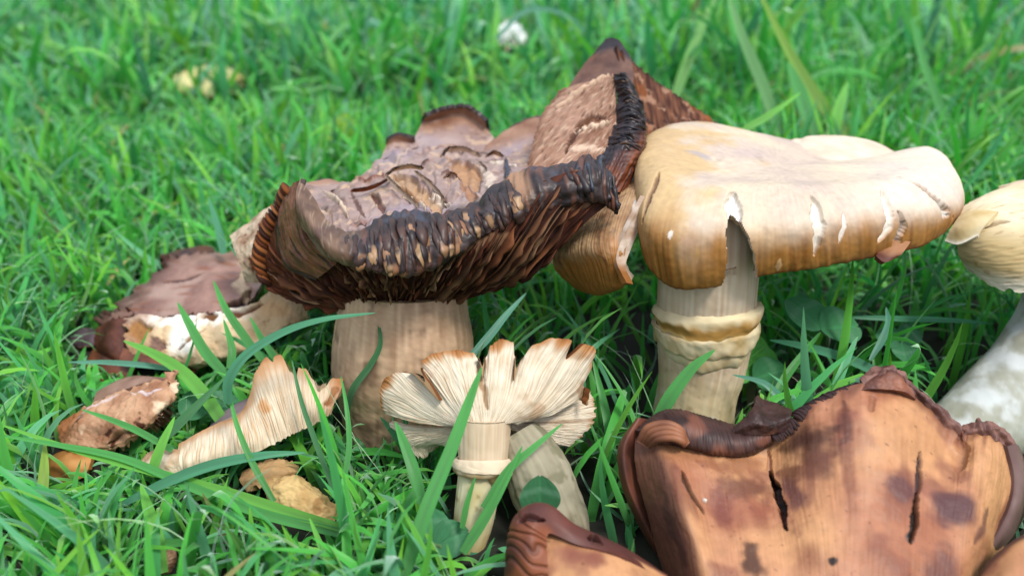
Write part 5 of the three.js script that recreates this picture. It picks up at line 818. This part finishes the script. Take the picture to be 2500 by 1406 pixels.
clover('broad blue green clover leaf with two open leaflets under the tan cap, at right', 2005, 805, .288, 112, [14, 128], [0.2, 0.95, 0.35], cg, floorAt(2010, 880));
clover('bright yellow green clover leaf just right of the ringed stem', 1835, 890, .300, 78, [78, 8, 190], [0.3, 0.5, 0.7], cgl, floorAt(1840, 960));
clover('folded mid green clover leaf with a serrated edge right of the ringed stem base', 1840, 925, .296, 85, [14], [-0.1, 0.7, 0.6], cg, floorAt(1845, 985));
clover('dark clover leaf low between small cream mushroom and grass, left of its stem', 1060, 1330, .240, 90, [20, 100, 200], [0, 0.7, 0.6], cg2, floorAt(1060, 1380));
clover('dark clover leaf in the shade left of the pale gilled piece', 505, 1010, .286, 80, [30, 150], [0.1, 0.8, 0.5], cg2, floorAt(510, 1060));
clover('grey green clover leaf at far left beside the grass above the orange piece', 55, 985, .300, 70, [20, 130, 250], [0, 0.9, 0.4], C('#4a9a68'), floorAt(58, 1030));
clover('pair of pale green clover leaflets at the left edge under the long blades', 65, 940, .310, 66, [15, 160], [0, 0.9, 0.4], C('#57a565'), floorAt(66, 990));
clover('small clover leaf below the right end of the tan cap', 2200, 830, .300, 60, [30, 170, 270], [0, 0.8, 0.5], cg2, floorAt(2204, 880));
clover('yellow green clover leaf standing left of the curled back lobe', 835, 320, .50, 46, [70, 190, 310], [0.1, 0.4, 0.9], cgy, floorAt(838, 355));
clover('lime clover leaf near the top edge, left of centre', 790, 60, .80, 52, [15, 140, 250], [0.1, 0.6, 0.8], C('#6fae35'), floorAt(792, 85));
clover('yellow lime clover leaf near the top edge left of the lime one', 585, 92, .76, 44, [80, 200, 330], [0, 0.4, 0.9], C('#86b030'), floorAt(586, 118));
clover('dark clover leaf in the grass right of the white flower', 1330, 165, .60, 46, [20, 140, 260], [0, 0.8, 0.5], C('#2f8a48'), floorAt(1332, 190));
clover('green clover leaf among tall blades behind the tan cap', 2018, 205, .56, 46, [0, 110, 230], [0, 0.6, 0.7], C('#4fa637'), floorAt(2020, 232));
clover('soft green clover leaf in blurred grass at left under the yellow cap', 690, 235, .60, 60, [40, 160, 280], [0, 0.8, 0.5], C('#3d9a52'), floorAt(692, 262));
clover('clover leaf in the grass left of the brown cap piece', 140, 640, .42, 52, [0, 120, 240], [0, 0.9, 0.4], C('#459a58'), floorAt(142, 668));

// ---------------------------------------------------------------- single blades of grass that stand out
function ribbon(list, w, tint, face = 0.55, root = true) {                // list: [px, py, distance]; w: width in photograph pixels
  const A = list.map((p) => at(p[0], p[1], p[2])), nv = 44, pos = [], col = [], idx = [], T = new V3(), P = new V3(), toEye = new V3(), S = new V3(), up = new V3(0, 1, 0), q = new V3();
  for (let j = 0; j <= nv; j++) {
    const t = j / nv; cr(A, t, false, P); cr(A, Math.min(1, t + 0.02), false, T); cr(A, Math.max(0, t - 0.02), false, q); T.sub(q).normalize();
    toEye.subVectors(eyePos, P).normalize().multiplyScalar(face).addScaledVector(up, 1 - face); S.crossVectors(T, toEye).normalize(); const n = new V3().crossVectors(S, T).normalize();
    const d = pix(P)[2], hw = w * 0.5 / FPX * d * Math.pow(1 - Math.pow(t, 2.2), 0.75) * (root ? 0.75 + 0.25 * sstep(t, 0, 0.3) : Math.pow(Math.sin(Math.PI * (0.06 + 0.94 * Math.min(1, t * 1.6)) * 0.5), 0.6)) + 0.00012;
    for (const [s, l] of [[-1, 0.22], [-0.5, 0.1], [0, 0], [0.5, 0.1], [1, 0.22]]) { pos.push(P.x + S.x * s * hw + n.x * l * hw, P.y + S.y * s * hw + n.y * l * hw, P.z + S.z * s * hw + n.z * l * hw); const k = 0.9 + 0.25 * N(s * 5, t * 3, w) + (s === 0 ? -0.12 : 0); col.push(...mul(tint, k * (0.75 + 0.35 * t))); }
  }
  for (let j = 0; j < nv; j++) for (let i = 0; i < 4; i++) { const a = j * 5 + i; idx.push(a, a + 1, a + 6, a, a + 6, a + 5); }
  const g = new THREE.BufferGeometry(); g.setAttribute('position', new THREE.Float32BufferAttribute(pos, 3)); g.setAttribute('color', new THREE.Float32BufferAttribute(col, 3)); g.setIndex(idx); g.computeVertexNormals(); return g;
}
const bright = [0.13, 0.46, 0.035], mid = [0.055, 0.34, 0.05], teal = [0.055, 0.30, 0.14], blue = [0.09, 0.32, 0.20], dark = [0.03, 0.19, 0.045], yel = [0.24, 0.40, 0.03];
function bladeThing(label, list, w, tint, face, root) {
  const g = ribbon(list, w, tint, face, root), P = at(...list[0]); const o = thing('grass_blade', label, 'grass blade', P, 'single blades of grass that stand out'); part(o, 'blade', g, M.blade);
}
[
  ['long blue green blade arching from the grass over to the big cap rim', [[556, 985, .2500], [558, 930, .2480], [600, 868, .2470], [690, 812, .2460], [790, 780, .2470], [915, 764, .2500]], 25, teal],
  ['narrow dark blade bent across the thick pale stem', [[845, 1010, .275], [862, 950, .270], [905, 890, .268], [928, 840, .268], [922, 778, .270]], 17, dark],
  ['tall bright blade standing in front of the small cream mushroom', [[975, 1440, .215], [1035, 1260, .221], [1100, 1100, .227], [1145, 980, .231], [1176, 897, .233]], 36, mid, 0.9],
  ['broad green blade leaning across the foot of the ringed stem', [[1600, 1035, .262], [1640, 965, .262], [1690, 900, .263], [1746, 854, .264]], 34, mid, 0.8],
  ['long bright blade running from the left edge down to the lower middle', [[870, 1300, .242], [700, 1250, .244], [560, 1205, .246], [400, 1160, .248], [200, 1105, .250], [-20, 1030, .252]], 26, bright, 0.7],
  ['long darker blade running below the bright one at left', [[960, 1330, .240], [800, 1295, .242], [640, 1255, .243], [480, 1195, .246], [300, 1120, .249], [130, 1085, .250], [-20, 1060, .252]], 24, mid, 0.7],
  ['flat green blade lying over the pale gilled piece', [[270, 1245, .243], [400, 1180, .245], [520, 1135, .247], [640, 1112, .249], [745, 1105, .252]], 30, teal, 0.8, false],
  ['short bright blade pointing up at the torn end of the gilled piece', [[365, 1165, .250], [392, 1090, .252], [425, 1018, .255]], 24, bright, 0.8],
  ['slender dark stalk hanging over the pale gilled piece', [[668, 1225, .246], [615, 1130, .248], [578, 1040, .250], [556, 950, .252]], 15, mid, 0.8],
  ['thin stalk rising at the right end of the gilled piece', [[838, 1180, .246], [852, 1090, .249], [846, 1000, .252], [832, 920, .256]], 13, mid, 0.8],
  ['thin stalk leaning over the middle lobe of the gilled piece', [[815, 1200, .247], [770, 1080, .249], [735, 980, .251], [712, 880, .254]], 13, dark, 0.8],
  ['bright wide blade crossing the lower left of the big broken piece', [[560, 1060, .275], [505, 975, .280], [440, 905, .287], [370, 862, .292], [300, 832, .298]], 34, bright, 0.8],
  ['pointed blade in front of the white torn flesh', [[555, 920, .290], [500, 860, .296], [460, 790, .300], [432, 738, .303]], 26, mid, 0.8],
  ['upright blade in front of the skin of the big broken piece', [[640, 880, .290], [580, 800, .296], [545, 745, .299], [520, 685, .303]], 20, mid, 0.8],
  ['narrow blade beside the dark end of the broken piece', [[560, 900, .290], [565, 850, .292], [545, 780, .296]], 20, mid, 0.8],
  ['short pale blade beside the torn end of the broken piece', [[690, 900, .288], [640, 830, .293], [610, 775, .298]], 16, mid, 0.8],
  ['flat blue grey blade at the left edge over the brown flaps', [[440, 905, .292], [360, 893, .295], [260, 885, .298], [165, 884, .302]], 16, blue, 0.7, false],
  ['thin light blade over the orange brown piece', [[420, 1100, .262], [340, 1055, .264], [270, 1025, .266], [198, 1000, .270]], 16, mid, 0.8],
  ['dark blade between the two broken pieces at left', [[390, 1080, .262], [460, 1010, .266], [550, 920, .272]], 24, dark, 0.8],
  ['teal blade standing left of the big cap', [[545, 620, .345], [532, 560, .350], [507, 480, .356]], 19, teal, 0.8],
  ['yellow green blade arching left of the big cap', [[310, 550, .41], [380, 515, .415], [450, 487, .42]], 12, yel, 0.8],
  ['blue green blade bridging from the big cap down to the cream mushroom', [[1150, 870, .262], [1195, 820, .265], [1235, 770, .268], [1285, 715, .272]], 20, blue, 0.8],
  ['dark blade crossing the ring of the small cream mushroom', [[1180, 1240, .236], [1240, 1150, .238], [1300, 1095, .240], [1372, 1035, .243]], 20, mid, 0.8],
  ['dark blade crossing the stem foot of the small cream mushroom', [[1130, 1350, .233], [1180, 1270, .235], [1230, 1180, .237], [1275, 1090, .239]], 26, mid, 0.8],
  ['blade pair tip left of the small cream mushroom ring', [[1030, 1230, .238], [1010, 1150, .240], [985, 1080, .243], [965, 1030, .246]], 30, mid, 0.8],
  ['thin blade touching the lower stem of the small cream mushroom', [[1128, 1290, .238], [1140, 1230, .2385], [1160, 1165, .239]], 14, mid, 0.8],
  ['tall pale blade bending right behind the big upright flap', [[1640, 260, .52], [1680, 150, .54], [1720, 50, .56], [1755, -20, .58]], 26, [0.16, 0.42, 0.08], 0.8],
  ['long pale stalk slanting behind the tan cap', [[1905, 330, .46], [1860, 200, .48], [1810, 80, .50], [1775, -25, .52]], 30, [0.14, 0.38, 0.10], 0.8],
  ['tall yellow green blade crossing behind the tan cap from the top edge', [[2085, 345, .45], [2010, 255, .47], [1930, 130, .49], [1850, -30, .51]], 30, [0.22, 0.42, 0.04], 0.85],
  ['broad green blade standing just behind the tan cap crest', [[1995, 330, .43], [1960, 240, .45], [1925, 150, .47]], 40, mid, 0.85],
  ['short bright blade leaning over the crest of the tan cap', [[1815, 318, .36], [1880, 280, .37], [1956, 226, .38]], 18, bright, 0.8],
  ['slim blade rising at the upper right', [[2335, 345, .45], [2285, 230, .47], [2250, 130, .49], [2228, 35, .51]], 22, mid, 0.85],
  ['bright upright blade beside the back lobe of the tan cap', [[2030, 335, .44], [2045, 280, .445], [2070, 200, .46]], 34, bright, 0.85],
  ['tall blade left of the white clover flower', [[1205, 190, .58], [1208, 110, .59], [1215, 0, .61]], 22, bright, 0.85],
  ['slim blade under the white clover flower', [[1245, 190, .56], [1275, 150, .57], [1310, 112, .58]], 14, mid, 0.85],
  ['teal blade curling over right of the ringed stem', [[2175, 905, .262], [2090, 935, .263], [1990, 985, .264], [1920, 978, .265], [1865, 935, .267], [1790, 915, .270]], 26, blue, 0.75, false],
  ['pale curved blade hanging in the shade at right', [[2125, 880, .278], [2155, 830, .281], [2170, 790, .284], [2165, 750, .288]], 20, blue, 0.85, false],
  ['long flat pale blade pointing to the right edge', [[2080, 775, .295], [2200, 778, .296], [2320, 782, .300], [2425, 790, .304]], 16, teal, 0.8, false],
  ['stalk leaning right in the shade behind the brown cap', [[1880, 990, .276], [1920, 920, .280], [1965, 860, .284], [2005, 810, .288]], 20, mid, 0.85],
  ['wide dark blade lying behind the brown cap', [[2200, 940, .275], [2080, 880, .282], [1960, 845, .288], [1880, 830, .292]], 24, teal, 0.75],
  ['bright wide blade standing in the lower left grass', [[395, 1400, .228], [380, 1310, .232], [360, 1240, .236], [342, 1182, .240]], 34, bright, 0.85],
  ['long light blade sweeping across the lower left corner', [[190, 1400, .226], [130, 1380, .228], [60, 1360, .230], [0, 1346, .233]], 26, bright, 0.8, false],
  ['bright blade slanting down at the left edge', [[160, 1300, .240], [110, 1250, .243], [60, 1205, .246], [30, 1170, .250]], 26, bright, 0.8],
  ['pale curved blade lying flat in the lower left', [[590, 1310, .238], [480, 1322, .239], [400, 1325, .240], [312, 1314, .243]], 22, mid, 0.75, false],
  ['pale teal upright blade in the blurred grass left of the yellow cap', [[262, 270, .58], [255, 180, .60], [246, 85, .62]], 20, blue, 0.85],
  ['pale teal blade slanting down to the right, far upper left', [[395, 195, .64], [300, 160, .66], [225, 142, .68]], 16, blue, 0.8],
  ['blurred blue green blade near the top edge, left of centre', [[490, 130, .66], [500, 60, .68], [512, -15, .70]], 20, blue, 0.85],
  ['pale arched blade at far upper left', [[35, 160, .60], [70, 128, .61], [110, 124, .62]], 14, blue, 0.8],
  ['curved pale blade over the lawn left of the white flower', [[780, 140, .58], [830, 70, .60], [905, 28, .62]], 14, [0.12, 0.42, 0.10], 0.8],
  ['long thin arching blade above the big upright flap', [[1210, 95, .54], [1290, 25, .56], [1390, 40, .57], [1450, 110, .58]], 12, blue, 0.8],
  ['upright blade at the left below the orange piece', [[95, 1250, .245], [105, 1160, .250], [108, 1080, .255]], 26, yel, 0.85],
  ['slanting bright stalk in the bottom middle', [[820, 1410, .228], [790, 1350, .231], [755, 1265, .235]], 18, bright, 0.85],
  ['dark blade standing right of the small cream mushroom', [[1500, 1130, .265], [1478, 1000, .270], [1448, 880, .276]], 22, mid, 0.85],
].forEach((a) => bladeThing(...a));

// ---------------------------------------------------------------- the lawn
const hash = new Set(), CELL = 0.0035, zb = new Map(), key = (x, y, z) => Math.floor(x / CELL) * 73856093 ^ Math.floor(y / CELL) * 19349663 ^ Math.floor(z / CELL) * 83492791;
{
  const v = new V3();
  for (const [g, off] of solids) { const p = g.attributes.position, step = p.count > 4000 ? 3 : 1; for (let i = 0; i < p.count; i += step) { v.fromBufferAttribute(p, i).add(off); hash.add(key(v.x, v.y, v.z)); const q = pix(v); if (p.count < 700 || q[2] > 0.5) continue; const k = Math.floor(q[0] / 14) + 1000 * Math.floor(q[1] / 14); const z = zb.get(k); if (z === undefined || q[2] < z) zb.set(k, q[2]); } }
}
{
  const lawn = new THREE.Group(); lawn.name = 'lawn_grass'; lawn.userData = { label: 'short green lawn grass all round the mushrooms', category: 'grass', kind: 'stuff' }; scene.add(lawn);
  const KINDS = 26, SEG = 7, kinds = [];
  for (let k = 0; k < KINDS; k++) {
    const bend = k < 6 ? rr(0.05, 0.4) : k < 18 ? rr(0.5, 1.3) : rr(1.3, 2.3), start = rr(0, 0.35), side = rr(-0.25, 0.25), S = [new V3(0, 0, 0)], pw = rr(0.8, 2.2); let a = start, p = new V3();
    for (let j = 1; j <= SEG; j++) { a = start + bend * Math.pow(j / SEG, pw); p = p.clone().add(new V3(side * Math.sin(j * 0.5) * 0.05, Math.cos(a) / SEG, Math.sin(a) / SEG)); S.push(p); }
    const pos = [], col = [], idx = [], twist = rr(-0.8, 0.8);
    for (let j = 0; j <= SEG; j++) {
      const t = j / SEG, w = 0.5 * Math.pow(1 - Math.pow(t, 2.4), 0.8) * (0.7 + 0.3 * Math.min(1, t * 3)) + 0.012, tw = twist * t, al = start + bend * Math.pow(t, pw);
      for (const s of [-1, 0, 1]) { const x = s * w * Math.cos(tw), f = (s ? 0.22 : 0) * w + s * w * Math.sin(tw); pos.push(S[j].x, S[j].y, S[j].z, x, f); const k2 = (0.6 + 0.4 * sstep(t, 0, 0.6)) * (s ? 1 : 0.86) * (0.94 + 0.12 * N(t * 5, s * 3, k)); col.push(k2 * (1 + 0.2 * t * t), k2, k2 * (1 - 0.1 * t)); }  // mild shade painted into the blade colour, darker toward the root
    }
    for (let j = 0; j < SEG; j++) for (const i of [0, 1]) { const q = j * 3 + i; idx.push(q, q + 1, q + 4, q, q + 4, q + 3); }
    kinds.push({ S, pos, col, idx, al: start, bend, pw, list: [], cols: [], far: [], farCols: [] });
  }
  // blade geometry for a given width-to-length class
  const geo = (K, ratio) => {
    const P = [], n = K.pos.length / 5;
    for (let i = 0; i < n; i++) { const j = Math.floor(i / 3), t = j / SEG, a = K.al + K.bend * Math.pow(t, K.pw), x = K.pos[i * 5 + 3] * ratio, f = K.pos[i * 5 + 4] * ratio; P.push(K.pos[i * 5] + x, K.pos[i * 5 + 1] - Math.sin(a) * f * -1 * -1, K.pos[i * 5 + 2] + Math.cos(a) * f); }
    const g = new THREE.BufferGeometry(); g.setAttribute('position', new THREE.Float32BufferAttribute(P, 3)); g.setAttribute('color', new THREE.Float32BufferAttribute(K.col, 3)); g.setIndex(K.idx); g.computeVertexNormals(); return g;
  };
  const Q = new THREE.Quaternion(), Q2 = new THREE.Quaternion(), E = new THREE.Euler(), Mx = new THREE.Matrix4(), v = new V3();
  const tip = [], yc = floorAt(515, 262);
  function place(x, z, len, wid, lean, hue) {
    const K = kinds[Math.floor(rnd() * KINDS)], yaw = rnd() * Math.PI * 2; Q.setFromEuler(E.set(0, yaw, 0)); Q2.setFromAxisAngle(v.set(rr(-1, 1), 0, rr(-1, 1)).normalize(), lean * rr(0, 1)); Q.premultiply(Q2);
    let L = len, ok = false; const free = rnd() < 0.04 && x < 0;
    for (let tries = 0; tries < 7 && !ok; tries++) {
      ok = true;
      for (let j = 1; j <= SEG && ok; j++) {
        v.copy(K.S[j]).multiplyScalar(L).applyQuaternion(Q); v.x += x; v.z += z;
        if (v.y < -0.002) { ok = false; break; }
        if (free || v.y < 0.010) { if (hash.has(key(v.x, v.y, v.z))) { ok = false; break; } continue; }
        if (hash.has(key(v.x, v.y, v.z))) { ok = false; break; }
        const q = pix(v), zz = zb.get(Math.floor(q[0] / 14) + 1000 * Math.floor(q[1] / 14)); if (zz !== undefined && q[2] < zz && q[2] > 0.02) { ok = false; break; }
        if (q[2] < 0.15 && q[0] > -300 && q[0] < 2800 && q[1] > -200 && q[1] < 1600) ok = false;
      }
      if (!ok) L *= 0.76;
    }
    if (!ok) { if (rnd() < 0.75) return; L = Math.min(L, 0.007); }
    if (L < 0.006) return;
    Mx.compose(new V3(x, -0.001, z), Q, new V3(wid, L, L)); (z < -0.46 ? K.far : K.list).push(Mx.clone()); (z < -0.46 ? K.farCols : K.cols).push(hue);
    if (rnd() < 0.05 && z < -0.36) { v.copy(K.S[5]).multiplyScalar(L).applyQuaternion(Q); tip.push(new V3(v.x + x, v.y + 0.0004, v.z + z)); }
  }
  const hueOf = (z) => { const far = sstep(-z, 0.4, 0.9); const h = rnd(), b = rr(0.75, 1.2); const c = h < 0.22 ? mix([0.16, 0.52, 0.02], [0.09, 0.49, 0.025 + 0.03 * far], rnd()) : h < 0.68 - 0.16 * far ? mix([0.042, 0.42, 0.03 + 0.04 * far], [0.06, 0.48, 0.035 + 0.05 * far], rnd()) : h < 0.90 ? mix([0.03, 0.35, 0.06 + 0.06 * far], [0.045, 0.37, 0.10 + 0.09 * far], rnd()) : h < 0.992 ? [0.08, 0.38, 0.17 + 0.09 * far] : [0.30, 0.30, 0.10]; return mul(c, b); };  // far blades turn bluer: sky sheen mixed into their colour
  const scatter = (z0, z1, per, lmin, lmax, wmin, wmax) => {
    const half = (z) => 0.10 + Math.abs(z) * 0.80, area = (z0 - z1) * (half(z0) + half(z1)), n = Math.round(area * per);
    for (let k = 0; k < n; k++) {
      const t = rnd(), z = lerp(z0, z1, t), x = rr(-1, 1) * half(z); if (rnd() > half(z) / half(z1)) { k--; continue; }
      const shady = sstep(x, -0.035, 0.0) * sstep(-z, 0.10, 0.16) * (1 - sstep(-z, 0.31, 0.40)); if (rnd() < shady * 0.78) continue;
      const patch = (Math.hypot(x - yc.x, z - yc.z) < 0.04 ? 0.8 : 1) * (0.8 + 0.5 * N(x * 9, z * 9, 2)) * (0.92 + 0.28 * sstep(x, -0.1, 0.2));
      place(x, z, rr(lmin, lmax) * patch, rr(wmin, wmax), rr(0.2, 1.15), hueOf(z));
    }
  };
  scatter(-0.06, -0.34, 130000, 0.022, 0.066, 0.0014, 0.0038);
  scatter(-0.34, -0.56, 75000, 0.024, 0.066, 0.0018, 0.0046);
  scatter(-0.56, -1.00, 30000, 0.035, 0.105, 0.0024, 0.0080);
  scatter(-1.00, -2.20, 9000, 0.04, 0.09, 0.004, 0.008);
  kinds.forEach((K) => {
    // width is a matrix scale on x, so the curve's own plane keeps its proportions
    const g = geo(K, 1); const P = g.attributes.position; 
    for (let i = 0; i < P.count; i++) { const j = Math.floor(i / 3), t = j / SEG, a = K.al + K.bend * Math.pow(t, K.pw), f = K.pos[i * 5 + 4] * 0.06; P.setXYZ(i, K.pos[i * 5] * 12 + K.pos[i * 5 + 3], K.S[j].y - Math.sin(a) * f, K.S[j].z + Math.cos(a) * f); }
    g.computeVertexNormals();
    for (const [list, cols, m3] of [[K.list, K.cols, M.blade], [K.far, K.farCols, M.dewyBlade]]) {
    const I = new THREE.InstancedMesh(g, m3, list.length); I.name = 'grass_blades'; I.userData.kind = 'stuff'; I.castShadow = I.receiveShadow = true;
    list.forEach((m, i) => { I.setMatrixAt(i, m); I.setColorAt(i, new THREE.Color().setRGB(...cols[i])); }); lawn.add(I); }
  });
  const dg = new THREE.IcosahedronGeometry(1, 2), D = new THREE.InstancedMesh(dg, new THREE.MeshPhysicalMaterial({ color: 0xffffff, roughness: 0.02, transmission: 1, thickness: 0.001, ior: 1.33 }), tip.length); D.name = 'dew_drops'; D.userData = { label: 'tiny dew drops on the grass', category: 'dew', kind: 'stuff' };
  tip.forEach((p, i) => { const s = rr(0.0004, 0.0013); Mx.compose(p, Q.identity(), new V3(s, s * 0.8, s)); D.setMatrixAt(i, Mx); }); scene.add(D);
  console.log('blades', kinds.reduce((a, k) => a + k.list.length, 0), 'drops', tip.length);
}

renderer.render(scene, camera);
